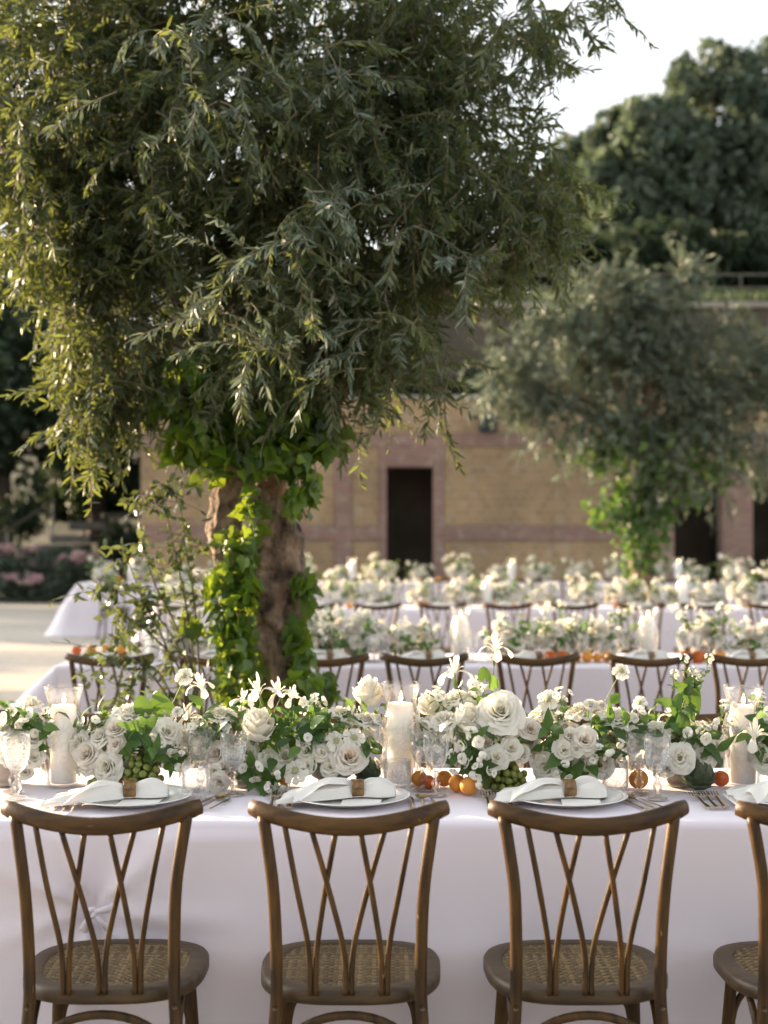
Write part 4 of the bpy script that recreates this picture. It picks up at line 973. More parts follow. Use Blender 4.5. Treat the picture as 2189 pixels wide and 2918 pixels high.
def scabiosa(seed):
    r = np.random.default_rng(seed); mb = MB()
    for (n, R0, R1, z, hw) in [(9, .2, 1.0, .02, .36), (9, .2, .80, .08, .30), (11, .15, .55, .14, .22)]:
        for q in range(n):
            a = q * 6.283 / n + r.uniform(-.12, .12); L_ = R1 * r.uniform(.88, 1.08)
            nu, nv = 5, 5; V = []
            for i in range(nu):
                for j in range(nv):
                    u = -1 + 2 * i / (nu - 1); v = j / (nv - 1)
                    rr = R0 + (L_ - R0) * v * (1 - .10 * (abs(u) > .6) * v + .06 * math.cos(u * 9) * v)
                    an = a + u * hw * (.45 + .75 * v) / 1.1
                    V.append((rr * math.cos(an), rr * math.sin(an), z + .12 * v - .16 * v * v + .07 * math.sin(u * 4 + q * 2) * v))
            mb.add(V, grid_faces(nu, nv), 0, .75 + .2 * r.uniform())
    lathe([(.28, .02), (.30, .12), (.24, .24), (.12, .31), (0, .33)], 14, mb, 3)
    for q in range(26):
        a = q * 2.4; rr = .30 * math.sqrt(q / 26); z = .34 - rr * rr * 1.6
        mb.add([(rr * math.cos(a) - .02, rr * math.sin(a), z), (rr * math.cos(a) + .02, rr * math.sin(a), z), (rr * math.cos(a) * 1.15, rr * math.sin(a) * 1.15, z + .10)], [(0, 1, 2)], 3, .5)
    sepal(mb, r, 1, 8, -.04, .75)
    return mb
for q in range(2): reg('B%d' % q, scabiosa(50 + q), PM, 'scabiosa')
def iris(seed):
    r = np.random.default_rng(seed); mb = MB()
    def strip(a, ctrl, wid, cup, m=0, n=9, nu=5, wob=.03, c=.9):
        p = catmull(ctrl, n); V = []
        for i in range(nu):
            u = -1 + 2 * i / (nu - 1)
            for j in range(n):
                t = j / (n - 1); wv = np.interp(t, [0, .2, .6, .85, 1], wid)
                x, z = p[j][0], p[j][1]
                z2 = z + cup * u * u * wv - wob * math.cos(u * 3 + t * 9 + seed); y = u * wv
                V.append((x * math.cos(a) - y * math.sin(a), x * math.sin(a) + y * math.cos(a), z2))
        mb.add(V, grid_faces(nu, n), m, c)
    for q in range(3):
        a = q * 2.094 + r.uniform(-.15, .15); dr = r.uniform(.8, 1.2)
        strip(a, [(.04, 0), (.35, .28), (.72, .30), (1.02 * dr, -.02), (1.12 * dr, -.50)], [.06, .10, .20, .36, .06], -.25)
        strip(a, [(.40, .325), (.60, .345), (.78, .30)], [.01, .04, .06, .05, .01], 0, 2, 5, 3, 0)
        strip(a, [(.03, .05), (.22, .35), (.42, .50), (.62, .56)], [.05, .09, .13, .12, .03], .3)
        b = a + 1.047
        strip(b, [(.02, 0), (.14, .45), (.26, .85), (.34, 1.15 * dr)], [.05, .08, .17, .16, .02], .35)
    lathe([(.03, -.9), (.05, -.6), (.075, -.25), (.06, 0), (.03, .1)], 8, mb, 4)
    for q in range(2):
        a = r.uniform(0, 6); strip(a, [(.05, -.95), (.11, -.5), (.13, -.1)], [.05, .08, .08, .04, .01], .3, 4, 6, 3, 0)
    return mb
for q in range(3): reg('I%d' % q, iris(60 + q), PM, 'iris')
def ovate(mb, M, L_, W_, c, m=1, fold=.25, bend=.25, nv=6):
    """a leaf blade with a midrib fold, base at the origin, tip along +x"""
    v = np.linspace(0, 1, nv); wv = W_ * np.interp(v, [0, .15, .4, .75, 1], [.05, .75, 1.0, .55, .0])
    x = v * L_; z = -bend * L_ * v ** 2
    V = np.concatenate([np.column_stack([x, wv, z + fold * wv]), np.column_stack([x, 0 * x, z]), np.column_stack([x, -wv, z + fold * wv])])
    V = (np.array(M)[:3, :3] @ V.T).T + np.array(M)[:3, 3]
    f = []
    for q in range(2):
        for j in range(nv - 1):
            a_, b_ = q * nv + j, (q + 1) * nv + j; f.append((b_, b_ + 1, a_ + 1, a_))
    mb.add(V, f, m, c)
def blossom_sprig(seed, nb=6, nl=5, lw=.030):
    """real size in metres; grows along +z"""
    r = np.random.default_rng(seed); mb = MB()
    p = catmull([(0, 0, 0), (.006, 0, .04), (-.004, .004, .08), (.004, 0, .12)], 10); tube(p, np.linspace(.0018, .0009, 10), 5, True, mb, 4)
    for q in range(nl):
        z = .02 + .085 * q / nl; a = q * 2.4 + r.uniform(-.3, .3)
        M = npm(TM((0, 0, z), Matrix.Rotation(a, 4, 'Z') @ Matrix.Rotation(-R_(r.uniform(10, 50)), 4, 'Y')))
        ovate(mb, M, r.uniform(.038, .058), r.uniform(.6, 1) * lw * .5, r.uniform(.1, .9))
    for q in range(nb):
        a = q * 2.1 + r.uniform(-.3, .3); z = .09 + .035 * r.uniform(); rr = r.uniform(.008, .03)
        c = np.array([rr * math.cos(a), rr * math.sin(a), z]); tube([(0, 0, z - .03), c], .0009, 4, False, mb, 4)
        fr_ = npm(TM(c, frame((math.cos(a) * .8, math.sin(a) * .8, .6), r.uniform(0, 6)), r.uniform(.010, .0145)))
        fm = MB()
        if r.uniform() < .3:
            lathe([(0, -.5), (.5, -.3), (.72, .1), (.55, .6), (.15, .95), (0, 1.0)], 8, fm, 0, .85)
        else:
            npet = 4 if r.uniform() < .6 else 5
            for k in range(npet): petal(fm, k * 6.283 / npet, .05, 1.0, 0, .45, math.pi / npet * 1.15, .35, r, 5, 5, .06, .9, .2)
            for k in range(7):
                b = k * .9; fm.add([(0, 0, .1), (.05, 0, .1), (.22 * math.cos(b), .22 * math.sin(b), .42)], [(0, 1, 2)], 2)
        lathe([(0, -.55), (.22, -.4), (.3, -.1), (.15, .05)], 6, fm, 4)
        mb.bake(fm, [fr_])
    return mb
for q in range(3): reg('M%d' % q, blossom_sprig(70 + q), PM, 'blossom_sprig')
def leaf_sprig(seed, nl=8, ln=.13, L0=.052, W0=.0155):
    r = np.random.default_rng(seed); mb = MB()
    p = catmull([(0, 0, 0), (.01, 0, ln * .35), (.0, .01, ln * .7), (.02, 0, ln)], 10); tube(p, np.linspace(.0018, .0008, 10), 5, True, mb, 4)
    for q in range(nl):
        t = .15 + .85 * q / (nl - 1); a = (q % 2) * 3.14 + (q // 2) * 1.57 + r.uniform(-.4, .4); c = p[int(t * 9)]
        M = npm(TM(c, Matrix.Rotation(a, 4, 'Z') @ Matrix.Rotation(-R_(r.uniform(5, 55)), 4, 'Y')))
        ovate(mb, M, L0 * r.uniform(.7, 1.2), W0 * r.uniform(.7, 1.15), r.uniform(.05, .95), bend=r.uniform(.1, .5))
    return mb
for q in range(4): reg('L%d' % q, leaf_sprig(80 + q), PM, 'leaf_sprig')
def big_leaf(seed):
    r = np.random.default_rng(seed); mb = MB()
    ovate(mb, np.eye(4), 1.0, .27, r.uniform(.2, .7), 1, .22, .25, 9); tube([(-.3, 0, -.03), (0, 0, 0)], .012, 5, True, mb, 4)
    return mb
for q in range(3): reg('F%d' % q, big_leaf(90 + q), PM, 'leaf')
def heart_leaf():
    mb = MB(); n = 17; V = [(0, 0, 0)]
    for q in range(n):
        a = -2.75 + 5.5 * q / (n - 1); rr = .55 * (1 + .35 * math.cos(a)) + (.25 * max(0, math.cos(a)) ** 8)
        V.append((.35 + rr * math.cos(a) - .35, rr * math.sin(a) * 1.0, .12 * abs(math.sin(a)) * rr))
    mb.add(V, [(0, q + 1, q + 2) for q in range(n - 1)], 1, .85)
    return mb
reg('H0', heart_leaf(), PM, 'leaf')
BOWL = lathe([(0, 0), (.045, 0), (.048, .004), (.044, .012), (.040, .018), (.060, .030), (.076, .055), (.082, .085), (.079, .085), (.072, .056), (.055, .034), (0, .026)], 40).mesh('bowl', M_['bowl'])
POND = lathe([(.0, .075), (.04, .078), (.078, .070)], 24).mesh('moss', M_['leaf'])
KEYN = {}
for k_ in PRO: KEYN.setdefault(k_[0], []).append(k_)
def pick(t): return random.choice(KEYN[t])
# ------------------------------------------------------------------ place settings on the nearest table
SX = [-.719, -.096, .522, 1.150]
SN = ['leftmost', 'second', 'third', 'rightmost']
ZT = TZ + .004
for k, x in enumerate(SX):
    w_ = SN[k] + ' place setting'
    pz = empty('dinner_plate', TM((x, 4.0, ZT)), 'white dinner plate of the %s on the nearest table' % w_, 'plate', 'white plates')
    part('dish', PLATE, pz); part('rim_line', RIML, pz)
    tag(ob('menu_card', CARD, None, TM((x + .035, 3.985, ZT + .0085), Matrix.Rotation(R_(-4), 4, 'Z'))), 'white menu card lying on the plate of the %s' % w_, 'card', 'menu cards')
    ang = R_([14, 8, 6, 20][k])
    rot = Matrix.Rotation(ang, 4, 'Z')
    nx_, ny_ = x + [-.04, -.015, -.03, -.02][k], 4.0 + [-.015, .0, .0, 0][k]
    tag(ob('napkin', NAPS[k], None, TM((nx_, ny_, ZT + .0115), rot, (1.08, 1.0, 1.0))), 'cream linen napkin pulled through a ring on the %s' % w_, 'napkin', 'linen napkins')
    rp = Vector((nx_, ny_, ZT + .0115)) + rot @ Vector((.032 * 1.08, 0, .0245))
    tag(ob('napkin_ring', NRING, None, TM(rp, rot @ Matrix.Rotation(R_(90), 4, 'Y'), (1, 1.0, 1))), 'brown horn napkin ring on the napkin of the %s' % w_, 'napkin ring', 'horn napkin rings')
FORKS = [((156, 2324, 191, 2264), .022), ((798, 2332, 800, 2266), .024), ((1436, 2330, 1408, 2262), .030), ((2052, 2328, 2006, 2270), .026)]
for k, ((xa, ya, xb, yb), sp) in enumerate(FORKS):
    a = P(xa, ya, 3.86)[0]; b = P(xb, yb, 4.08)[0]
    an = math.atan2(-(b - a), .22) * .8
    for q in (-1, 0, 1):
        tag(ob('fork', FORK, None, TM(((a + b) / 2 + q * sp, 3.965 + .004 * q, ZT + .001), Matrix.Rotation(an + .03 * q * (1 if k != 3 else -1), 4, 'Z'), (1.25, 1.08, 1.2))),
            'gold fork, %s of three, left of the plate at the %s place setting' % (['left one', 'middle one', 'right one'][q + 1], SN[k]), 'fork', 'gold forks')
CUT = [(-.492, -.18), (.109, .02), (.728, .26), (1.36, .1)]
for k, (x, an) in enumerate(CUT):
    an = -an if k == 0 else an
    an = [-.30, .02, .26, .1][k]
    for q, (me, nm) in enumerate([(KNIFE, 'knife'), (SPOON, 'spoon'), (KNIFE, 'knife')]):
        s_ = .92 if q != 2 else .72
        lb = ['long gold knife', 'gold spoon', 'small gold butter knife'][q]
        tag(ob(nm, me, None, TM((x + (q - 1) * .031, 3.955, ZT + .001), Matrix.Rotation(an + (.0 if q < 2 else .05), 4, 'Z'), s_)), lb + ' right of the plate at the %s place setting' % SN[k], nm, 'gold knives and spoons')
GG = 'cut-glass goblets'
for (x, y, s) in [(-1.06, 4.05, 'front goblet at the left picture edge'), (-1.098, 4.15, 'rear goblet at the left picture edge'),
                  (-.44, 4.10, 'goblet in front of the peony arrangement'), (-.548, 4.19, 'goblet just behind the leftmost tumbler'),
                  (.152, 4.10, 'front goblet beside the middle candle and apricots'), (.115, 4.18, 'rear goblet beside the middle candle and apricots'),
                  (.787, 4.04, 'front goblet left of the artichoke'), (.749, 4.12, 'rear goblet left of the artichoke'),
                  (.985, 4.33, 'goblet behind the artichoke beside the right candle')]:
    goblet(x, y, ZT, 'etched clear ' + s, GG)
for (x, y, s) in [(-.545, 4.06, 'beside the plate of the leftmost setting'), (.040, 4.13, 'in front of the middle candle'), (.684, 4.15, 'behind the plate of the third setting')]:
    tag(ob('tumbler', TUMB, None, TM((x, y, ZT), Matrix.Rotation(random.uniform(0, 6), 4, 'Z'))), 'short etched glass tumbler ' + s, 'tumbler', 'etched tumblers')
HGp = 'hurricane shades on the nearest table'
hurricane(-.975, 4.27, ZT, 'cut-glass hurricane shade at the left end of the nearest table', HGp)
hurricane(.050, 4.27, ZT, 'cut-glass hurricane shade in the middle of the nearest table', HGp, 1.03)
hurricane(1.092, 4.27, ZT, 'cut-glass hurricane shade at the right end of the nearest table', HGp)

# ------------------------------------------------------------------ fruit
def make_apricot():
    n, k = 14, 24; V = []
    for i in range(n):
        th = math.pi * i / (n - 1)
        for j in range(k):
            a = 2 * math.pi * j / k
            r = math.sin(th) * (1 - .10 * math.exp(-((math.sin(a / 2)) / .16) ** 2) * math.sin(th))
            z = -math.cos(th) * .98
            if i > n - 4: z -= .10 * math.exp(-(r / .25) ** 2)
            V.append((r * math.cos(a), r * math.sin(a), z))
    idx = np.arange(n * k).reshape(n, k)
    q = np.stack([idx[:-1], np.roll(idx, -1, 1)[:-1], np.roll(idx, -1, 1)[1:], idx[1:]], -1).reshape(-1, 4)
    return V, q
_v, _q = make_apricot()
APR = MB().add(_v, [_q]).mesh('apricot', M_['apricot']); TOM = MB().add(_v, [_q]).mesh('tomato', M_['tomato'])
STK = tube([(0, 0, .82), (.02, .01, .95), (.05, .02, 1.05)], .05, 6).mesh('fruit_stalk', M_['trunk_far'])
def fruit(px, py, dpx, d, label, me=None, z=ZT, M=None, nm='apricot', cat='apricot', group='loose apricots'):
    r = dpx * d / F / 2; x = (px - CX) * d / F
    t = empty(nm, TM((x, d, z + r * .98), Matrix.Rotation(random.uniform(0, 6), 4, 'Z') @ Matrix.Rotation(random.uniform(-1.2, .8), 4, 'X'), r), label, cat, group)
    part('flesh', me or APR, t); part('stalk', STK, t); return t
fruit(1337, 2235, 54, 4.10, 'orange apricot with a seam in front of the tall middle arrangement')
fruit(1303, 2230, 50, 4.15, 'orange apricot half hidden behind the seamed front apricot')
fruit(1266, 2205, 46, 4.24, 'orange apricot between the middle goblets and the front pair')
fruit(1196, 2205, 46, 4.24, 'orange apricot seen through the middle goblets')
fruit(1222, 2212, 40, 4.20, 'red plum between the stems of the middle goblets', TOM, nm='plum', cat='plum')
fruit(1820, 2222, 56, 4.20, 'orange apricot behind the stems of the right goblets')
fruit(763, 2213, 44, 4.28, 'orange apricot under the leaves of the peony arrangement')
fruit(812, 2222, 38, 4.26, 'small brown-orange apricot beside the large low scabiosa')
fruit(350, 2218, 46, 4.21, 'red tomato beside the large bunch of grapes', TOM, nm='tomato', cat='tomato', group='loose tomatoes')
fruit(2055, 2219, 46, 4.24, 'red tomato behind the artichoke at the right', TOM, nm='tomato', cat='tomato', group='loose tomatoes')
def ico(r=1.0):
    n, k = 9, 12; V = [(r * math.sin(math.pi * i / (n - 1)) * math.cos(2 * math.pi * j / k), r * math.sin(math.pi * i / (n - 1)) * math.sin(2 * math.pi * j / k), -1.12 * r * math.cos(math.pi * i / (n - 1))) for i in range(n) for j in range(k)]
    idx = np.arange(n * k).reshape(n, k)
    return MB().add(V, [np.stack([idx[:-1], np.roll(idx, -1, 1)[:-1], np.roll(idx, -1, 1)[1:], idx[1:]], -1).reshape(-1, 4)])
GRP = ico().mesh('grape', M_['grape'])
def grapes(px, py, rx, rz, d, n, label, seed, gr=.0098, group='bunches of grapes'):
    r = np.random.default_rng(seed); x = (px - CX) * d / F
    t = empty('grape_bunch', TM((x, d, ZT)), label, 'grapes', group)
    pos = []
    for tr in range(6000):
        p = np.array([r.uniform(-rx, rx), r.uniform(-.035, .035), r.uniform(gr, 2 * rz)])
        if (p[0] / rx) ** 2 + (p[1] / .04) ** 2 + max(0, (p[2] - rz * .7) / (rz * 1.25)) ** 2 > 1: continue
        if all(np.linalg.norm(p - q) > gr * 1.72 for q in pos): pos.append(p)
        if len(pos) >= n: break
    for p in pos: part('grape', GRP, t, TM(p, frame(r.normal(size=3)), gr * r.uniform(.85, 1.12)))
    tm = MB()
    for p in pos[::3]: tube([(0, 0, rz * 1.5), p * .6, p], .0012, 4, False, tm)
    part('stalk', tm.mesh('stalk', M_['stem']), t)
grapes(402, 2190, .062, .052, 4.19, 62, 'large bunch of green grapes behind the leftmost napkin', 3, .0105)
grapes(280, 2225, .030, .016, 4.20, 14, 'few green grapes under the white peony at the left', 4)
grapes(1440, 2225, .060, .045, 4.17, 58, 'bunch of green grapes beside the seamed apricot', 5, .0105)
def artichoke(px, d, rad, label, seed):
    r = np.random.default_rng(seed); x = (px - CX) * d / F
    t = empty('artichoke', TM((x, d, ZT + rad * .92), Matrix.Rotation(R_(-12), 4, 'X')), label, 'artichoke', 'artichokes')
    part('heart', ico(.80).mesh('heart', M_['artichoke']), t, Matrix.Diagonal((rad, rad, rad * .9, 1)))
    br = []
    for q in range(3):
        mb = MB(); nu, nv = 5, 6; V = []
        for i in range(nu):
            u = -1 + 2 * i / (nu - 1)
            for j in range(nv):
                v = j / (nv - 1); wv = .36 * np.interp(v, [0, .3, .7, 1], [.75, 1, .72, .04])
                V.append((u * wv, .05 + .10 * v * v - .16 * u * u * wv - .05 * v, v * .72))
        mb.add(V, grid_faces(nu, nv), 0, np.tile(np.linspace(.15 + .2 * q, .75, nv), nu)); br.append(mb.mesh('bract', M_['artichoke']))
    k = 0
    for lv in range(8):
        n = [9, 10, 10, 9, 8, 7, 5, 3][lv]; th = R_(-58 + lv * 18)
        for q in range(n):
            a = q * 6.283 / n + lv * .35 + r.uniform(-.08, .08)
            nrm_ = Vector((math.cos(a) * math.cos(th), math.sin(a) * math.cos(th), math.sin(th)))
            tang = Vector((-math.cos(a) * math.sin(th), -math.sin(a) * math.sin(th), math.cos(th)))
            side = tang.cross(nrm_)
            M3 = Matrix((side, nrm_, tang)).transposed().to_4x4()
            part('bract', br[k % 3], t, TM(nrm_ * rad * .80 - tang * rad * .22, M3 @ Matrix.Rotation(R_(-10), 4, 'X'), rad * r.uniform(.92, 1.1))); k += 1
artichoke(1992, 4.16, .050, 'green artichoke right of the etched goblets', 1)
artichoke(1048, 4.26, .042, 'green artichoke between the blush rose and the middle candle', 2)

# ------------------------------------------------------------------ flower arrangements on the nearest table
def flower(arr, base, key, pos, size, face, roll=None, stem_from=None, lab=None, Mrot=None):
    """size: radius for blooms, scale for sprigs; pos in the world; base is the arrangement's origin"""
    loc = Vector(pos) - Vector(base)
    rot = Mrot or frame(face, random.uniform(0, 6.28) if roll is None else roll)
    o = part(PRO[key][2], PRO[key][1], arr, TM(loc, rot, size))
    if stem_from is not None:
        f = Vector(face).normalized(); s = Vector(stem_from) - Vector(base)
        inv = (o.matrix_basis).inverted()
        a_, b_, c_ = s, (s * .45 + loc * .55) + Vector((0, 0, -.01)) - f * .02, loc - f * size * .3
        pts = [np.array(inv @ q) for q in catmull_v([a_, b_, c_], 9)]
        part('stem', tube(pts, .0017 / size, 6).mesh('stem', M_['stem']), o)
    return o
def catmull_v(pts, n): return [Vector(p) for p in catmull([tuple(p) for p in pts], n)]
ARR = [
 (15, 4.28, 'white spray roses and small blossoms at the left end of the nearest table', [
  ('S', 92, 2107, 50, 4.2), ('S', 96, 2160, 52, 4.2), ('S', 12, 2080, 44, 4.22), ('M', 29, 2060, 1.2, 4.2), ('M', 58, 2040, 1.2, 4.25), ('M', 88, 2070, 1.2, 4.2), ('M', 128, 2055, 1.1, 4.25), ('C', 85, 2010, 60, 4.35),
  ('L', 60, 2080, 1, 4.2), ('L', 118, 2080, 1, 4.2), ('C', 30, 2150, 60, 4.2), ('S', 70, 2200, 40, 4.22), ('F', 118, 2130, 50, 4.2), ('F', 20, 2100, 45, 4.18)]),
 (370, 4.27, 'white roses and carnations above the large bunch of grapes', [
  ('S', 251, 2151, 70, 4.2), ('R', 309, 2186, 84, 4.18), ('C', 371, 2045, 88, 4.25), ('S', 333, 2080, 62, 4.2), ('R', 475, 2088, 72, 4.2), ('S', 289, 2102, 56, 4.2), ('C', 228, 2120, 60, 4.22), ('S', 333, 2122, 44, 4.18), ('C', 400, 2030, 55, 4.3),
  ('C', 569, 2088, 66, 4.28), ('C', 463, 2042, 66, 4.3), ('I', 540, 2048, 74, 4.28), ('S', 255, 2185, 46, 4.2), ('S', 520, 2155, 44, 4.22), ('M', 505, 2170, 1, 4.17), ('L', 376, 2110, 1.1, 4.15), ('L', 420, 2085, 1.1, 4.15), ('L', 440, 2135, 1.1, 4.14), ('F', 385, 2110, 70, 4.13),
  ('F', 360, 2140, 60, 4.14), ('F', 482, 2185, 55, 4.13), ('F', 500, 2150, 55, 4.14), ('F', 460, 2160, 55, 4.14), ('L', 245, 2060, 1.2, 4.3), ('L', 265, 2080, 1.2, 4.25), ('L', 300, 2050, 1, 4.3),
  ('H', 405, 2003, 50, 4.22), ('H', 455, 1997, 58, 4.22), ('B', 525, 1927, 56, 4.22), ('B', 505, 2028, 36, 4.2), ('I', 574, 1962, 76, 4.25)]),
 (700, 4.27, 'white arrangement with a large closed peony and raised irises', [
  ('P', 733, 2085, 96, 4.18), ('C', 632, 2043, 66, 4.25), ('C', 682, 2035, 52, 4.3), ('S', 620, 2150, 58, 4.2), ('S', 613, 2199, 36, 4.17), ('S', 625, 2230, 50, 4.14), ('R', 706, 2146, 64, 4.22), ('C', 775, 2165, 60, 4.2), ('R', 809, 2160, 68, 4.2),
  ('C', 660, 2170, 54, 4.22), ('B', 843, 2199, 78, 4.13), ('M', 719, 2192, 1.2, 4.14), ('M', 785, 2228, 1.1, 4.12), ('M', 770, 2245, .9, 4.12), ('I', 740, 1980, 98, 4.2), ('I', 797, 1978, 80, 4.25), ('I', 830, 1992, 66, 4.3), ('I', 690, 2000, 60, 4.3),
  ('F', 775, 2175, 62, 4.12), ('F', 720, 2230, 62, 4.11), ('F', 745, 2245, 60, 4.10), ('F', 700, 2215, 55, 4.12), ('L', 815, 2040, 1.2, 4.2), ('L', 790, 2075, 1.2, 4.2), ('L', 840, 2080, 1.2, 4.2), ('L', 590, 2050, 1.1, 4.2), ('L', 640, 2090, 1, 4.2), ('F', 820, 2040, 55, 4.16), ('F', 800, 2085, 55, 4.16), ('M', 890, 2020, 1.2, 4.25)]),
 (945, 4.26, 'white arrangement with a blush rose and two scabiosas beside the middle candle', [
  ('W', 994, 2162, 90, 4.15), ('B', 958, 2113, 66, 4.15), ('B', 1009, 2104, 66, 4.16), ('S', 878, 2140, 52, 4.16), ('S', 917, 2147, 42, 4.15), ('S', 878, 2183, 42, 4.15), ('S', 941, 2188, 48, 4.15), ('C', 975, 2043, 66, 4.25), ('C', 1042, 2057, 62, 4.25), ('P', 1045, 1990, 82, 4.28),
  ('M', 885, 2025, 1.1, 4.28), ('C', 1050, 2110, 50, 4.25), ('L', 905, 2080, 1.3, 4.18), ('L', 935, 2060, 1.3, 4.2), ('L', 880, 2060, 1.2, 4.2), ('F', 905, 2110, 60, 4.14), ('F', 945, 2070, 55, 4.16), ('F', 1045, 2140, 50, 4.15), ('F', 1075, 2125, 45, 4.15), ('F', 860, 2100, 55, 4.15), ('L', 1060, 2130, .9, 4.18), ('M', 1000, 2040, .9, 4.3)]),
 (1385, 4.27, 'tall full white arrangement of roses, peonies and irises', [
  ('R', 1427, 2034, 112, 4.15), ('P', 1340, 2063, 84, 4.18), ('C', 1337, 2018, 62, 4.25), ('C', 1299, 1996, 70, 4.28), ('P', 1231, 2020, 70, 4.3), ('C', 1267, 2058, 70, 4.2), ('S', 1382, 2070, 40, 4.15), ('W', 1386, 2121, 48, 4.15), ('R', 1416, 2159, 64, 4.12), ('R', 1456, 2135, 60, 4.13),
  ('W', 1511, 2080, 54, 4.16), ('S', 1486, 2148, 46, 4.16), ('W', 1462, 2075, 48, 4.2), ('C', 1225, 2065, 55, 4.25), ('R', 1290, 2100, 60, 4.22), ('S', 1375, 2150, 42, 4.16), ('C', 1215, 2110, 50, 4.26), ('S', 1440, 2095, 44, 4.18), ('I', 1296, 1922, 92, 4.2), ('I', 1411, 1858, 92, 4.2), ('I', 1302, 2066, 84, 4.12), ('I', 1196, 2060, 60, 4.2), ('I', 1290, 2120, 70, 4.13),
  ('M', 1345, 2110, 1.3, 4.11), ('M', 1353, 2180, 1.3, 4.1), ('M', 1310, 2165, 1.2, 4.12), ('M', 1375, 2200, 1.1, 4.1), ('M', 1350, 1975, 1.2, 4.28), ('M', 1370, 1985, 1.2, 4.28), ('F', 1330, 2115, 55, 4.1), ('F', 1325, 2180, 50, 4.1), ('F', 1340, 2140, 50, 4.1), ('L', 1330, 2160, 1, 4.12), ('L', 1380, 2010, 1, 4.22), ('F', 1378, 2000, 45, 4.2), ('L', 1480, 2110, 1, 4.2), ('L', 1250, 2140, 1, 4.2), ('H', 1380, 1915, 34, 4.2), ('H', 1404, 1940, 34, 4.2)]),
 (1635, 4.27, 'white spray-rose arrangement with broad dark green leaves', [
  ('B', 1563, 1995, 68, 4.22), ('S', 1666, 2111, 66, 4.12), ('S', 1608, 2139, 56, 4.12), ('S', 1625, 2101, 48, 4.13), ('S', 1645, 2135, 40, 4.11), ('C', 1755, 2053, 82, 4.2), ('C', 1654, 2033, 66, 4.22), ('W', 1707, 2181, 70, 4.15), ('R', 1558, 2186, 72, 4.17), ('S', 1683, 2009, 32, 4.2), ('S', 1714, 2012, 28, 4.2),
  ('C', 1591, 2053, 58, 4.25), ('C', 1540, 2040, 56, 4.28), ('S', 1510, 2120, 44, 4.22), ('B', 1770, 1913, 54, 4.2), ('B', 1823, 2004, 46, 4.2), ('M', 1746, 2145, 1.2, 4.12), ('M', 1610, 2200, 1.0, 4.1), ('M', 1700, 2150, 1, 4.12), ('M', 1600, 1995, 1, 4.22), ('C', 1740, 2110, 56, 4.22), ('S', 1790, 2110, 44, 4.24),
  ('F', 1585, 2165, 92, 4.09), ('F', 1650, 2185, 70, 4.09), ('F', 1690, 2190, 70, 4.10), ('F', 1590, 2080, 66, 4.12), ('F', 1680, 2040, 66, 4.14), ('F', 1715, 2050, 60, 4.15), ('F', 1560, 2130, 66, 4.12), ('F', 1625, 2210, 60, 4.09), ('L', 1560, 2090, 1.2, 4.15), ('L', 1700, 2080, 1.2, 4.15), ('L', 1740, 2090, 1.2, 4.16), ('L', 1775, 2090, 1.1, 4.2), ('L', 1640, 2215, 1, 4.1)]),
 (1935, 4.27, 'white rose arrangement with a tall leafy branch above the artichoke', [
  ('R', 1939, 2160, 76, 4.13), ('R', 2006, 2157, 62, 4.16), ('C', 1871, 2091, 66, 4.2), ('S', 1968, 2133, 48, 4.18), ('I', 1914, 2048, 74, 4.24), ('M', 1987, 2095, 1.3, 4.15), ('M', 2015, 2100, 1.2, 4.18), ('C', 1835, 2085, 50, 4.25), ('C', 1930, 2095, 62, 4.25), ('S', 1880, 2140, 50, 4.2),
  ('C', 1985, 2180, 56, 4.18), ('S', 1900, 2190, 46, 4.16), ('I', 1965, 2060, 60, 4.28), ('M', 1810, 2100, 1, 4.2), ('L', 1940, 2080, 1.2, 4.18), ('L', 2010, 2130, 1.2, 4.15), ('L', 1850, 2120, 1.2, 4.2), ('F', 2025, 2130, 62, 4.12), ('F', 1960, 2090, 55, 4.14), ('F', 1880, 2090, 50, 4.15), ('S', 2040, 2130, 44, 4.25)]),
 (2240, 4.27, 'white irises and roses cut off by the right picture edge', [
  ('I', 2150, 2105, 96, 4.13), ('R', 2185, 2170, 70, 4.2), ('S', 2160, 2150, 50, 4.22), ('C', 2200, 2080, 70, 4.25), ('L', 2180, 2060, 1.2, 4.2), ('L', 2170, 2120, 1.2, 4.2), ('C', 2250, 2120, 80, 4.25), ('R', 2280, 2170, 80, 4.2), ('S', 2230, 2190, 60, 4.2), ('M', 2175, 2040, 1.2, 4.25), ('L', 2250, 2080, 1.2, 4.2)]),
]
random.seed(11)
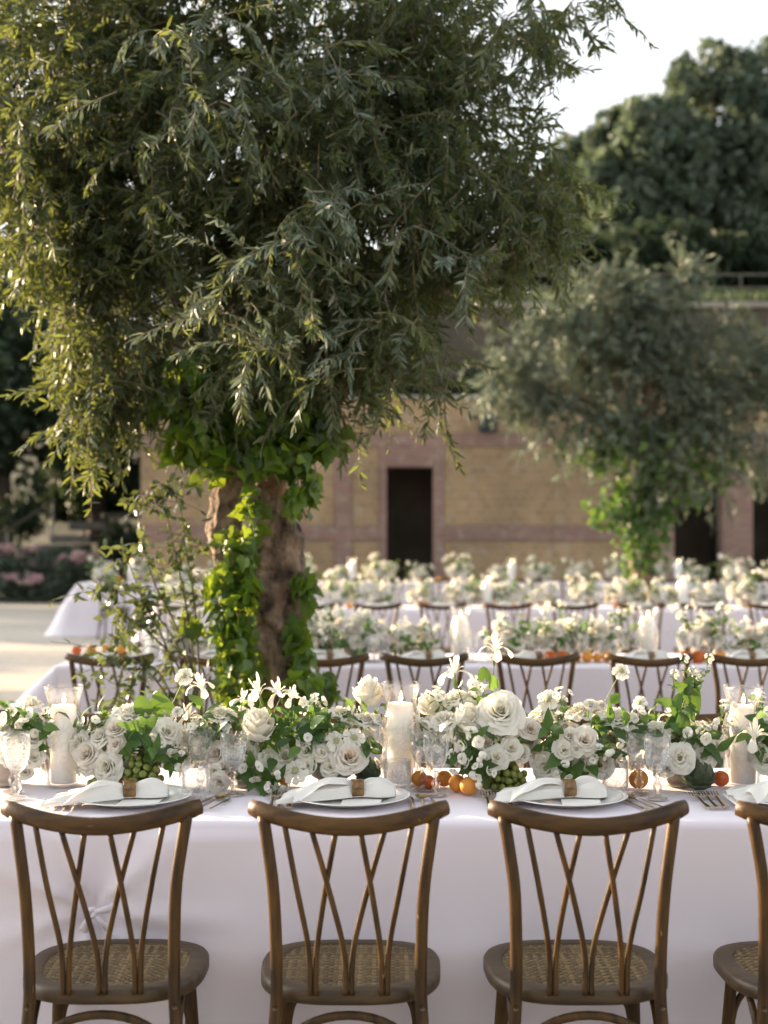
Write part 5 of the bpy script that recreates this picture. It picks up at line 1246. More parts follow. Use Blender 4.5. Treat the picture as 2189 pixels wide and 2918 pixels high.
for (bx, bd, lab, hs_) in ARR:
    base = np.array([(bx - CX) * bd / F, bd, ZT])
    t = empty('flower_arrangement', TM(base), lab, 'flowers', 'flower arrangements on the nearest table')
    part('bowl', BOWL, t); part('moss', POND, t)
    core = base + [0, 0, .10]
    for (ty, px, py, sz, d) in hs_:
        pos = P(px, py, d); key = pick(ty)
        out_ = pos - core; out_ /= np.linalg.norm(out_) + 1e-6
        face = out_ * .55 + np.array([0, -.75, .35]) + np.array([random.uniform(-.25, .25), 0, random.uniform(-.1, .3)])
        if ty in 'RWSCP':
            r = sz * d / F / 2 * 1.14
            if ty == 'P': face = out_ * .4 + np.array([random.uniform(-.2, .2), -.35, .9])
            if ty == 'C' and py < 2070: face = out_ * .5 + np.array([random.uniform(-.3, .3), -.35, .8])
            flower(t, base, key, pos, r, face, stem_from=core if r > .02 else None)
        elif ty == 'B': flower(t, base, key, pos, sz * d / F / 2, np.array([random.uniform(-.5, .5), -.8, .55]), stem_from=core + [random.uniform(-.03, .03), 0, -.02])
        elif ty == 'I':
            up = np.array([random.uniform(-.35, .35), random.uniform(-.5, -.1), 1.0]); flower(t, base, key, pos, sz * d / F / 2 * .95, up, stem_from=core)
        elif ty in 'ML':
            dv = out_ + np.array([0, -.35, .25]); dv = dv / np.linalg.norm(dv)
            flower(t, base, key, pos - dv * .09 * sz, sz, dv)
        elif ty in 'FH':
            L_ = sz * d / F
            dv = out_ * .8 + np.array([random.uniform(-.5, .5), -.4, random.uniform(-.5, .3)]); dv = Vector(dv).normalized()
            if ty == 'H': dv = Vector((random.uniform(-.4, .4), -.2, .9)).normalized()
            nrm_ = Vector((random.uniform(-.4, .4), -.8, .5)); y_ = nrm_.cross(dv).normalized(); z_ = dv.cross(y_)
            rot = Matrix((dv, y_, z_)).transposed().to_4x4()
            flower(t, base, key, pos - np.array(dv) * L_ * .5, L_, dv, Mrot=rot)
    # filler deep inside the bowl planting
    r = np.random.default_rng(int(bx) + 900)
    for q in range(26):
        a = r.uniform(0, 6.28); rad = r.uniform(.05, .15)
        pos = core + [rad * math.cos(a) * 1.25, rad * math.sin(a) * .55, r.uniform(-.05, .10)]
        dv = pos - core + [0, 0, .05]
        if q % 4 == 1: flower(t, base, pick('L'), core + (pos - core) * .4, r.uniform(.8, 1.15), dv)
        else: flower(t, base, pick(['S', 'C', 'R', 'S', 'C', 'M'][q % 6]), pos, r.uniform(.022, .034) if q % 6 != 5 else 1.0, dv)
    if bx == 1935:   # the tall leafy branch
        pts = [P(1924, 2140, 4.2), P(1935, 2060, 4.2), P(1958, 1975, 4.19), P(1985, 1930, 4.18), P(2008, 1908, 4.18)]
        pth = catmull(pts, 16) - base
        bo = part('leafy_branch', tube(pth, np.linspace(.0028, .0010, 16), 6).mesh('leafy_branch', M_['twig']), t)
        for q, (px, py, L_, ax, az) in enumerate([(1925, 2050, 55, -.6, -.5), (1895, 2000, 52, -.9, .35), (1930, 2000, 58, .2, .8), (1945, 1960, 55, -.4, .3), (1975, 1990, 88, .3, -.9), (1962, 1950, 60, .2, .9), (1930, 2030, 48, -.5, .5), (1985, 1945, 40, .8, .3), (1970, 2035, 46, .4, -.8), (1955, 2060, 48, .3, -.7), (1910, 2060, 45, -.6, -.6), (1995, 1925, 30, .9, .2)]):
            dv = Vector((ax, -.25, az)).normalized(); nn = Vector((random.uniform(-.5, .5), -.8, .3)); y_ = nn.cross(dv).normalized(); z_ = dv.cross(y_)
            L2 = L_ * 4.19 / F * 1.15
            part('leaf', PRO['F%d' % (q % 3)][1], bo, TM(Vector(P(px, py, 4.18) - base) - dv * L2 * .5, Matrix((dv, y_, z_)).transposed().to_4x4(), L2))
        for (px, py) in [(2008, 1905), (1985, 1940), (1990, 1955), (1960, 1905), (1915, 1950)]:
            part('blossom_sprig', PRO['M0'][1], bo, TM(Vector(P(px, py + 25, 4.18) - base), frame((random.uniform(-.3, .3), -.2, 1)), .55))
# single scabiosa rising over the middle candle
# ------------------------------------------------------------------ dressing of the tables behind
def random_spec(seed, wide=.17, high=.30):
    """positions of blooms and sprigs of a generic arrangement, relative to the bowl's foot"""
    r = np.random.default_rng(seed); sp = []
    for q in range(34):
        a = r.uniform(0, 6.28); el_ = r.uniform(-.15, 1.0); rr = r.uniform(.75, 1.05)
        p = np.array([wide * rr * math.cos(a) * math.cos(el_ * 1.3), .12 * rr * math.sin(a) * math.cos(el_ * 1.3), .10 + (high - .10) * rr * math.sin(max(el_, -.1) * 1.4)])
        ty = ['R', 'S', 'C', 'P', 'S', 'R', 'W', 'C', 'S'][q % 9]
        sz = {'R': .048, 'S': .034, 'C': .040, 'P': .046, 'W': .042}[ty] * r.uniform(.85, 1.15)
        f = p - [0, 0, .09]; f = f / np.linalg.norm(f)
        sp.append((ty, p, sz, f + [0, -.25, .15]))
    for q in range(6):
        a = r.uniform(0, 6.28); p = np.array([wide * .75 * math.cos(a), .10 * math.sin(a), r.uniform(.06, .20)]); f = p - [0, 0, .06]
        sp.append(('L', p * .8, r.uniform(1.0, 1.5), f))
    for q in range(6):
        a = r.uniform(0, 6.28); p = np.array([wide * .7 * math.cos(a), .10 * math.sin(a), r.uniform(.12, .26)]); sp.append(('M', p, r.uniform(1, 1.4), p - [0, 0, .08]))
    for q in range(2):
        p = np.array([r.uniform(-wide, wide) * .7, r.uniform(-.05, .05), high + r.uniform(.0, .10)]); sp.append(('I', p, r.uniform(.036, .048), (r.uniform(-.3, .3), -.2, 1)))
    return sp
random.seed(23)
SPEC = [random_spec(200 + q, [.17, .19, .15, .18][q % 4], [.25, .23, .28, .25][q % 4]) for q in range(6)]
# second table: every bloom its own part
R2 = ROWS[2]; Y2 = 8.62
HX2 = [(-1.42, 'left'), (.47, 'middle'), (1.62, 'right')]
AX2 = [-1.15, -.82, -.50, -.17, .18, .78, 1.08, 1.36, 1.95, 2.3, 2.65, 3.0, 3.35]
for k, x in enumerate(AX2):
    t = empty('flower_arrangement', TM((x, Y2 + .04 * math.sin(k * 2), TZ + .004), Matrix.Rotation(.2 * math.sin(k * 5), 4, 'Z'), [.82, .9, .84, 1.02, .8, .84, .92, .84, .9, .8, .9, .85, .9][k]), 'white rose arrangement on the second table, %s from the left' % ORD[k], 'flowers', 'flower arrangements on the second table')
    part('bowl', BOWL, t); part('moss', POND, t)
    for (ty, p, s, f) in SPEC[k % 6]:
        key = pick(ty); part(PRO[key][2], PRO[key][1], t, TM(p, frame(f, random.uniform(0, 6)), s))
for x, s in HX2: hurricane(x, Y2, TZ + .004, 'cut-glass hurricane shade on the second table, the %s one' % s, 'hurricane shades on the second table', 1.08)
for k, x in enumerate(X2[:7]):
    xx = x * 1.13 + (.0 if k else .05)
    pz = empty('dinner_plate', TM((xx, 8.42, TZ + .004)), 'white plate on the second table behind the %s chair from the left' % ORD[k], 'plate', 'white plates'); part('dish', PLATE, pz); part('rim_line', RIML, pz)
    tag(ob('napkin', NAPS[k % 4], None, TM((xx - .01, 8.42, TZ + .0155), Matrix.Rotation(R_(8 + 4 * math.sin(k)), 4, 'Z'), (1.05, 1.05, 1.15))), 'cream napkin on the second table behind the %s chair from the left' % ORD[k], 'napkin', 'linen napkins')
    tag(ob('napkin_ring', NRING, None, TM((xx + .024, 8.423, TZ + .042), Matrix.Rotation(R_(8), 4, 'Z') @ Matrix.Rotation(R_(90), 4, 'Y'))), 'brown napkin ring on the second table behind the %s chair from the left' % ORD[k], 'napkin ring', 'horn napkin rings')
    goblet(xx + .235, 8.50, TZ + .004, 'clear goblet on the second table behind the %s chair from the left' % ORD[k], 'goblets on the second table')
    goblet(xx + .29, 8.44, TZ + .004, 'clear goblet nearer the edge, second table, %s chair from the left' % ORD[k], 'goblets on the second table')
    tag(ob('tumbler', TUMB, None, TM((xx - .24, 8.52, TZ + .004))), 'short glass tumbler on the second table left of the %s napkin' % ORD[k], 'tumbler', 'tumblers on the second table')
FR2 = [(-1.84, 8.40, 1), (-1.76, 8.42, 0), (-1.67, 8.44, 0), (-1.58, 8.42, 0), (-.93, 8.46, 1), (-.86, 8.47, 1), (1.16, 8.44, 0), (1.22, 8.42, 0), (1.28, 8.43, 0), (1.34, 8.42, 0), (.96, 8.45, 1), (2.02, 8.43, 0), (1.93, 8.44, 1), (2.22, 8.45, 0)]
for k, (x, y, tm) in enumerate(FR2):
    r = .031 + .004 * math.sin(k * 3)
    t = empty('tomato' if tm else 'apricot', TM((x, y, TZ + .004 + r * .98 + (.045 if x < -1.5 else 0)), Matrix.Rotation(k, 4, 'Z'), r), ('red tomato' if tm else 'orange apricot') + ' on the second table, %s fruit from the left' % ORD[sorted(f[0] for f in FR2).index(x)], 'tomato' if tm else 'apricot', 'fruit on the second table')
    part('flesh', TOM if tm else APR, t); part('stalk', STK, t)
artichoke((-1.26) * F / 8.4 + CX, 8.4, .055, 'artichoke beside the leftmost napkin of the second table', 7)
grapes((-1.70) * F / 8.40 + CX, 0, .17, .030, 8.40, 90, 'green grapes at the left end of the second table', 8, .011)
AMB = lathe([(0, 0), (.026, 0), (.030, .01), (.032, .07), (.030, .07), (.028, .012), (0, .01)], 20).mesh('votive_glass', M_['amber'])
for k, x in enumerate([.99, 1.06, 1.80, 1.87]):
    tag(ob('votive_glass', AMB, None, TM((x, 8.36, TZ + .004))), 'small amber votive glass on the second table, %s from the left' % ORD[k], 'votive', 'amber votive glasses')

# third and fourth tables: arrangements are small in the picture, blooms joined per arrangement
def baked_arr(spec, name):
    fl, gr = MB(), MB()
    for (ty, p, s, f) in spec:
        key = pick(ty); (gr if ty in 'L' else fl).bake(PRO[key][0], [npm(TM(p, frame(f, random.uniform(0, 6)), s))])
    return fl.mesh('blooms', PM), gr.mesh('foliage', PM)
BK = [baked_arr(SPEC[q], 'a') for q in range(4)]
def far_arr(x, y, z, s, label, group, q):
    t = empty('flower_arrangement', TM((x, y, z), Matrix.Rotation(random.uniform(-.5, .5) + (math.pi if q % 2 else 0), 4, 'Z'), s), label, 'flowers', group)
    part('bowl', BOWL, t); part('blooms', BK[q % 4][0], t); part('foliage', BK[q % 4][1], t)
def far_setting(x, y, z, lab, q):
    pz = empty('dinner_plate', TM((x, y, z)), 'white plate ' + lab, 'plate', 'white plates'); part('dish', PLATE, pz)
    tag(ob('napkin', NAPS[q % 4], None, TM((x, y, z + .011), Matrix.Rotation(.15, 4, 'Z'), 1.1)), 'cream napkin ' + lab, 'napkin', 'linen napkins')
ax3 = [-2.15 + .42 * k for k in range(18)]
for k, x in enumerate(ax3):
    far_arr(x, 14.5 + .05 * math.sin(k * 2.3), TZ + .024, .90 + .13 * math.sin(k * 1.9), 'white flower arrangement on the third table, %s from the left' % ORD[k], 'flower arrangements on the third table', k)
for k, x in enumerate([-1.35, 1.06, 3.06, 5.2]):
    hurricane(x, 14.38, TZ + .024, 'cut-glass hurricane shade on the third table, %s from the left' % ORD[k], 'hurricane shades on the third table', 1.15)
for k, x in enumerate(X3[:11]):
    far_setting(x * 1.09, 14.2, TZ + .024, 'on the third table at the %s chair from the left' % ORD[k], k)
    goblet(x * 1.09 + .26, 14.25, TZ + .024, 'clear goblet on the third table at the %s chair from the left' % ORD[k], 'goblets on the third table')
for k, x in enumerate([-.35, .42, 1.32, 2.35, 3.35, 4.1]):
    t = empty('tomato' if k % 2 else 'apricot', TM((x, 14.22, TZ + .06), None, .036), ('red tomato' if k % 2 else 'orange apricot') + ' on the third table, %s fruit from the left' % ORD[k], 'tomato' if k % 2 else 'apricot', 'fruit on the third table')
    part('flesh', TOM if k % 2 else APR, t)
ax4 = [-4.4 + .62 * k for k in range(18)]
for k, x in enumerate(ax4):
    far_arr(x, 22.1 + .05 * math.sin(k * 2.7), TZ + .034, 1.02 + .18 * math.sin(k * 2.9), 'white flower arrangement on the farthest table, %s from the left' % ORD[k], 'flower arrangements on the farthest table', k + 1)
for k, x in enumerate([-3.95, -2.2, -.5, 2.0, 4.6, 6.4]):
    hurricane(x, 21.95, TZ + .034, 'cut-glass hurricane shade on the farthest table, %s from the left' % ORD[k], 'hurricane shades on the farthest table', 1.3)
for k, x in enumerate([-4.1, -1.1, .85, 2.9]):
    t = empty('apricot', TM((x, 21.72, TZ + .085), None, .05), 'orange apricot on the farthest table, %s from the left' % ORD[k], 'apricot', 'fruit on the farthest table')
    part('flesh', APR, t)
# ------------------------------------------------------------------ olive sprays
def olive_leaf_arrays():
    v = np.array([0, .3, .65, 1.0]); wv = np.array([.01, .10, .088, 0]); 
    return v, wv
def spray(seed, n=24, L_=.34, leaf=.066, droop=.55):
    """an olive twig: base at the origin, leaving along +x and drooping"""
    r = np.random.default_rng(seed); mb = MB()
    k1, k2 = r.uniform(.8, 1.2), r.uniform(-.12, .12)
    s = np.linspace(0, 1, 9)
    p = np.stack([L_ * s * (1 - .30 * s * droop), k2 * s * s * L_ * 2, -L_ * droop * k1 * s ** 1.9 + .06 * L_ * s], -1)
    tube(p, np.linspace(.0026, .0009, 9), 4, False, mb, 1)
    V0, vv, wv = [], *olive_leaf_arrays()
    for q in range(n):
        t = .12 + .88 * (q // 2 + r.uniform(0, .6)) / (n / 2)
        t = min(t, 1); c = np.array([np.interp(t, s, p[:, j]) for j in range(3)])
        tg = np.gradient(p, axis=0)[min(8, int(t * 8))]; tg /= np.linalg.norm(tg)
        side = 1 if q % 2 else -1
        dv = tg * r.uniform(.45, .9) + np.array([0, side * r.uniform(.2, 1.0), r.uniform(-.7, .6)]) + np.array([0, 0, -.25]) + r.normal(size=3) * .25
        dv /= np.linalg.norm(dv)
        nn = r.normal(size=3) * .6 + np.array([0, 0, 1.]); y_ = np.cross(nn, dv); y_ /= np.linalg.norm(y_); z_ = np.cross(dv, y_)
        ln = leaf * r.uniform(.55, 1.4) * (1 - .3 * (t > .9)); bend = r.uniform(.0, .25)
        x = vv * ln; z = -bend * ln * vv ** 2; w_ = wv * ln * r.uniform(.8, 1.15)
        loc = np.concatenate([np.column_stack([x, w_, z + .25 * w_]), np.column_stack([x, -w_, z + .25 * w_])])
        V = c + loc[:, :1] * dv + loc[:, 1:2] * y_ + loc[:, 2:3] * z_
        mb.add(V, [np.array([(0, 4, 5, 1), (1, 5, 6, 2)]), np.array([(2, 6, 7)])], 0, np.clip(r.beta(1.6, 2.2) + .05, 0, 1))
    return mb
OM = [M_['olive'], M_['twig']]
SPR = [spray(300 + q, 34, .27 * (1 + .25 * math.sin(q)), .046, .42 + .34 * math.sin(q * 2)) for q in range(10)]
SPRM = [s.mesh('olive_spray', OM) for s in SPR]
def blob_points(r, blobs, n, void=2.6):
    """points in a union of ellipsoids: (px, py, rx, ry in the 1659-wide view, depth, depth radius, weight)"""
    vol = np.array([b[2] * b[3] * b[5] * b[6] for b in blobs]); pr = vol / vol.sum()
    pts = []; cs = []
    while len(pts) < n:
        b = blobs[r.choice(len(blobs), p=pr)]
        d = r.normal(size=3); d /= np.linalg.norm(d); d *= r.uniform(.12, 1) ** .45
        dd = b[4] + d[1] * b[5]; p = P(U(b[0] + d[0] * b[2]), U(b[1] + d[2] * b[3]), dd)
        if mnoise.noise(Vector(p) * void + Vector((5.3, 0, 0))) < -.10 and r.uniform() < .8: continue      # gaps between the boughs
        pts.append(p); cs.append(P(U(b[0]), U(b[1]), b[4]))
    return np.array(pts), np.array(cs)
def spray_mats(r, pts, cs, down=.5, smin=.75, smax=1.25):
    Ms = []
    for p, c in zip(pts, cs):
        o = (p - c) * [1, 1, .5]; o = o / (np.linalg.norm(o) + 1e-6) + r.normal(size=3) * .65; o[2] -= down * r.uniform(.2, 1)
        d = Vector(o).normalized(); z = Vector((0, 0, 1)); y = z.cross(d)
        if y.length < .1: y = Vector((1, 0, 0)).cross(d)
        y.normalize(); z = d.cross(y)
        M = Matrix((d, y, z)).transposed().to_4x4() @ Matrix.Rotation(r.uniform(-.9, .9), 4, 'X')
        Ms.append(TM(Vector(p) - d * .12, M, r.uniform(smin, smax)))
    return Ms
def olive_crown(tree, base, blobs, n, seed, nparts, front_key, down=.5, smin=.75, smax=1.25, OM=OM, SPRM=SPRM, void=2.6):
    r = np.random.default_rng(seed)
    pts, cs = blob_points(r, blobs, n, void); Ms = spray_mats(r, pts, cs, down, smin, smax)
    vi = r.integers(0, len(SPR), n)
    # those that show largest: nearest to the camera and inside the picture
    px = CX + pts[:, 0] * F / pts[:, 1]; py = HY - (pts[:, 2] - CZ) * F / pts[:, 1]
    key = pts[:, 1] + 100 * ((px < -40) | (px > 2230) | (py < -40))
    order = np.argsort(key); front = set(order[:nparts].tolist())
    B = Matrix.Translation(-Vector(base))
    rest = MB()
    for v in range(len(SPR)):
        sel = [i for i in range(n) if vi[i] == v and i not in front]
        rest.bake(SPR[v], [npm(B @ Ms[i]) for i in sel], cs=r.uniform(0, .95, len(sel)))
    for i in front: part('olive_spray', SPRM[vi[i]], tree, B @ Ms[i])
    c = part('crown', rest.mesh('crown', OM), tree); c['kind'] = 'stuff'
    return pts, cs

def bark_tube(mb, pts, rad, k=20, n=40, seed=0, amp=.16, fr=9, m=0):
    p = catmull(pts, n); rr = np.interp(np.linspace(0, 1, n), np.linspace(0, 1, len(rad)), rad)
    t = MB(); tube(p, rr, k, True, t, m); V, c, fs = t.arrays()
    ctr = np.repeat(p, k, 0); dv = V - ctr
    nz = np.array([mnoise.fractal(Vector(v * fr * np.array([1, 1, .55])) + Vector((seed, 0, 0)), .9, 2.1, 4) for v in V])
    cell = np.array([mnoise.noise(Vector(v * fr * 2.4 * np.array([1, 1, .6])) + Vector((seed + 7, 0, 0))) for v in V])
    V = ctr + dv * (1 + amp * nz[:, None] + .30 * np.clip(cell, -.5, .22)[:, None])
    mb.add(V, [f for f, _ in fs], m, c)

# ------------------------------------------------------------------ the large olive tree
D1 = 6.3
def Q(u, v, d=D1): return P(U(u), U(v), d)
base1 = np.array([Q(588, 1490)[0], D1, 0.0])
tree1 = empty('olive_tree', Matrix.Translation(Vector(base1)), 'large olive tree with gnarled ivy-covered trunk between the first two tables', 'tree', 'olive trees among the tables')
mb = MB()
main = [base1 + [0, 0, -.05], base1 + [.01, 0, .35], Q(585, 1490) , Q(592, 1330), Q(600, 1200), Q(585, 1100), Q(578, 1020), Q(560, 930), Q(555, 800), Q(560, 600)]
bark_tube(mb, [p - base1 for p in main], [.19, .155, .145, .140, .122, .092, .075, .065, .055, .03], 44, 150, 0, .34, 10)
part('trunk', mb.mesh('trunk', M_['bark']), tree1)
mb = MB(); bark_tube(mb, [p - base1 for p in [Q(560, 1440), Q(528, 1330, 6.27), Q(492, 1200, 6.22), Q(484, 1110, 6.2), Q(500, 1010, 6.2), Q(480, 880, 6.25), Q(420, 700, 6.3)]], [.08, .075, .072, .072, .066, .055, .03], 32, 90, 3, .32, 10)
part('trunk', mb.mesh('trunk', M_['bark']), tree1)
mb = MB(); bark_tube(mb, [p - base1 for p in [Q(585, 1090), Q(600, 1000, 6.22), Q(650, 925, 6.15), Q(720, 860, 6.1), Q(800, 700, 6.1)]], [.06, .058, .052, .045, .03], 18, 36, 5, .2, 10)
part('limb', mb.mesh('limb', M_['cork']), tree1)
# cork slabs on the trunk
for (u0, v0, u1, v1, d, sd) in [(603, 1345, 35, 45, 6.205, 1), (596, 1245, 30, 52, 6.22, 2), (572, 1140, 12, 60, 6.23, 3), (622, 1290, 22, 45, 6.22, 4), (570, 1385, 28, 26, 6.2, 5), (612, 1425, 25, 30, 6.21, 6)]:
    r = np.random.default_rng(sd); nu, nv = 12, 14; V = []
    for i in range(nu):
        for j in range(nv):
            u = -1 + 2 * i / (nu - 1); v = -1 + 2 * j / (nv - 1)
            e = 1 + .14 * mnoise.noise(Vector((u * 2 + sd * 5, v * 2, 0)))
            p = Q(u0 + u * u1 * e, v0 + v * v1 * e, d) - base1
            edge = max(abs(u), abs(v)); p[1] += .05 * u * u + .03 * max(0, edge - .8) / .2 - .020 * mnoise.fractal(Vector((u * 3 + sd, v * 3, 1)), .8, 2, 4)
            V.append(p)
    mb = MB(); mb.add(V, grid_faces(nu, nv)); V2 = np.array(V) + [0, .05, 0]; mb.add(V2, grid_faces(nu, nv)[:, ::-1])
    part('cork_slab', mb.mesh('cork_slab', M_['cork']), tree1)
BL1 = [(560, 300, 560, 400, 6.5, 1.15, 1.0), (130, 180, 330, 330, 6.4, .9, .9), (235, 690, 140, 240, 6.15, .40, 2.0), (140, 480, 215, 170, 6.3, .6, 1.2), (185, 890, 70, 115, 6.1, .25, 2.2),
       (985, 400, 230, 230, 6.3, .8, 1.0), (1000, 70, 250, 150, 6.2, .7, .75), (1290, 20, 90, 70, 6.0, .35, .8), (640, 670, 230, 190, 6.0, .55, 1.1), (850, 690, 160, 190, 6.1, .5, .95), (945, 840, 45, 100, 6.0, .2, 1.8), (720, 820, 80, 80, 5.9, .2, 1.6), (1150, 430, 130, 130, 6.1, .4, 1.0), (1080, 560, 130, 60, 6.0, .3, .9),
       (450, -250, 750, 260, 6.5, 1.2, .35), (560, 790, 170, 90, 5.95, .3, 1.2), (800, 860, 55, 110, 6.05, .2, 1.8), (370, 780, 90, 120, 6.2, .35, 1.0)]
pts1, cs1 = olive_crown(tree1, base1, BL1, 5800, 41, 230, None, .75, .8, 1.35)
r = np.random.default_rng(8)
for q, b in enumerate(BL1):
    if b[1] < -100 or b[0] > 1200: continue
    e = P(U(b[0]), U(b[1]), b[4]) - base1; s = Q(*random.choice([(560, 760), (545, 820), (440, 760), (690, 870)])) - base1
    mid = (s + e) / 2 + r.normal(size=3) * .08
    mb = MB(); tube(catmull([s, mid, e, e + (e - mid) * .15], 14), np.linspace(.024 if abs(b[0] - 560) > 350 else .036, .004, 14), 8, True, mb)
    for z in range(4):
        a = mid + (e - mid) * r.uniform(0, .8); d = np.clip(r.normal(size=3), -1, 1) * np.array([.25, .25, .16])
        tube(catmull([a, a + d * .5 + [0, 0, .05], a + d], 7), np.linspace(.011, .003, 7), 5, True, mb)
    part('branch', mb.mesh('branch', M_['twig']), tree1)
SPRP = [s.mesh('olive_spray', [M_['olive_pale'], M_['twig']]) for s in SPR]
# long hanging front sprays
hero = [(430, 200, 5.3), (400, 240, 5.3), (470, 215, 5.35), (520, 240, 5.35), (545, 150, 5.4), (505, 560, 5.3), (470, 640, 5.25), (480, 700, 5.25), (520, 600, 5.35), (560, 640, 5.3), (610, 480, 5.25), (660, 430, 5.25), (720, 420, 5.3), (760, 460, 5.3), (650, 500, 5.3), (590, 540, 5.3), (700, 620, 5.35), (760, 700, 5.4), (800, 760, 5.4), (560, 740, 5.3), (620, 760, 5.35), (330, 80, 5.4), (250, 180, 5.4), (900, 500, 5.4), (1000, 560, 5.4), (1100, 540, 5.5), (880, 700, 5.5), (470, 30, 5.3), (690, 110, 5.4), (770, 160, 5.4)]
for (u, v, d) in hero:
    for q in (0, 1, 1):
        p = P(U(u + r.normal() * 18), U(v + r.normal() * 15), d + r.normal() * .08)
        dv = Vector((r.normal() * .5, -.3 + r.normal() * .2, -.15 + r.normal() * .2)).normalized(); y_ = Vector((0, 0, 1)).cross(dv).normalized(); z_ = dv.cross(y_)
        part('olive_spray', (SPRP if q else SPRM)[r.integers(0, 10)], tree1, Matrix.Translation(-Vector(base1)) @ TM(p, Matrix((dv, y_, z_)).transposed().to_4x4(), r.uniform(.9, 1.3)))

# ------------------------------------------------------------------ ivy on the trunk
def ivy_leaf(seed):
    r = np.random.default_rng(seed); mb = MB(); ang = np.array([-2.7, -2.1, -1.55, -1.0, -.72, -.4, 0, .4, .72, 1.0, 1.55, 2.1, 2.7])
    rad = np.array([.30, .48, .55, .62, .52, .62, 1.0, .62, .52, .62, .55, .48, .30]) * r.uniform(.92, 1.08, 13)
    V = [(0, 0, 0)]
    for a, q in zip(ang, rad): V.append((q * math.cos(a) + .1, q * math.sin(a), .16 * abs(math.sin(a)) * q - .18 * max(0, q * math.cos(a)) ** 2))
    mb.add(V, [(0, k + 1, k + 2) for k in range(12)], 0, r.uniform(.2, .8))
    return mb
IVL = [ivy_leaf(400 + q) for q in range(4)]
IVM = []; IVD = []
for q in range(4):
    for c in (.15, .4, .65, .95):
        t_ = MB(); V, cc, fs = IVL[q].arrays(); t_.add(V, [f for f, _ in fs], 0, c); IVM.append(t_.mesh('ivy_leaf', M_['ivy'])); IVD.append(t_.mesh('ivy_leaf', [M_['leaf']]))
def ivy(name, label, regions, base, seed, nparts, size):
    r = np.random.default_rng(seed)
    t = empty(name, Matrix.Translation(Vector(base)), label, 'ivy', 'ivy on the olive trunks')
    items = []
    for (u, v, ru, rv, d, rd, n) in regions:
        for q in range(n):
            w_ = r.normal(size=3); w_ /= np.linalg.norm(w_); w_ *= r.uniform(.25, 1.3) ** .6
            p = P(U(u + w_[0] * ru), U(v + w_[2] * rv), d - abs(w_[1]) * rd if r.uniform() < .8 else d + abs(w_[1]) * rd)
            tip = Vector((r.normal() * .7 + w_[0] * .5, -.25 + r.normal() * .45, -.8 + r.normal() * .5)).normalized()
            nn = Vector((w_[0] + r.normal() * .9, -.55 + r.normal() * .8, .35 + r.normal() * .6)); y_ = nn.cross(tip).normalized(); z_ = tip.cross(y_)
            items.append((p[1], TM(Vector(p - base), Matrix((tip, y_, z_)).transposed().to_4x4(), size * r.uniform(.55, 1.25)), p))
    D = base[1]
    items.sort(key=lambda q: q[0])
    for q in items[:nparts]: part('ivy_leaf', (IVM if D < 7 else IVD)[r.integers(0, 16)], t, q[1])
    mb = MB(); rest = items[nparts:]; vi = r.integers(0, 4, len(rest))
    for v in range(4):
        sel = [rest[i][1] for i in range(len(rest)) if vi[i] == v]
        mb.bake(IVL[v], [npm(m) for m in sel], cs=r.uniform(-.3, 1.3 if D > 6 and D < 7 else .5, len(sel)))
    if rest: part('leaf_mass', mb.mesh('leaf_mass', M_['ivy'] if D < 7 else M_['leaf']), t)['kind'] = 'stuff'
    sm = MB()
    for (u, v, ru, rv, d, rd, n) in regions:
        for q in range(4):
            a = P(U(u + r.uniform(-.5, .5) * ru), U(v + rv), d) - base; b = P(U(u + r.uniform(-.7, .7) * ru), U(v - rv), d - .03) - base
            tube(catmull([a, (a + b) / 2 + r.normal(size=3) * .02, b], 9), np.linspace(.004, .002, 9), 5, False, sm)
    part('vine_stem', sm.mesh('vine_stem', M_['twig']), t)['kind'] = 'stuff'
IVR = [(520, 880, 175, 75, 6.15, .28, 330), (420, 830, 90, 70, 6.1, .2, 130), (440, 940, 75, 85, 6.1, .2, 140), (610, 930, 90, 80, 6.05, .22, 170), (700, 950, 45, 45, 6.1, .15, 55), (650, 1040, 32, 80, 6.1, .12, 70), (540, 980, 80, 60, 6.05, .15, 90),
       (545, 1110, 30, 75, 6.08, .10, 30), (512, 1220, 42, 80, 6.1, .15, 80), (500, 1310, 50, 80, 6.1, .17, 110), (512, 1400, 48, 70, 6.1, .17, 100), (520, 1480, 58, 60, 6.05, .2, 95), (655, 1270, 22, 38, 6.15, .08, 26), (645, 1400, 25, 70, 6.2, .1, 45), (670, 1490, 62, 40, 6.0, .15, 90), (410, 1340, 20, 30, 6.1, .08, 12), (430, 900, 60, 60, 6.15, .2, 60)]
ivy('ivy', 'bright green ivy climbing the trunk of the large olive tree', IVR, base1, 12, 290, .066)

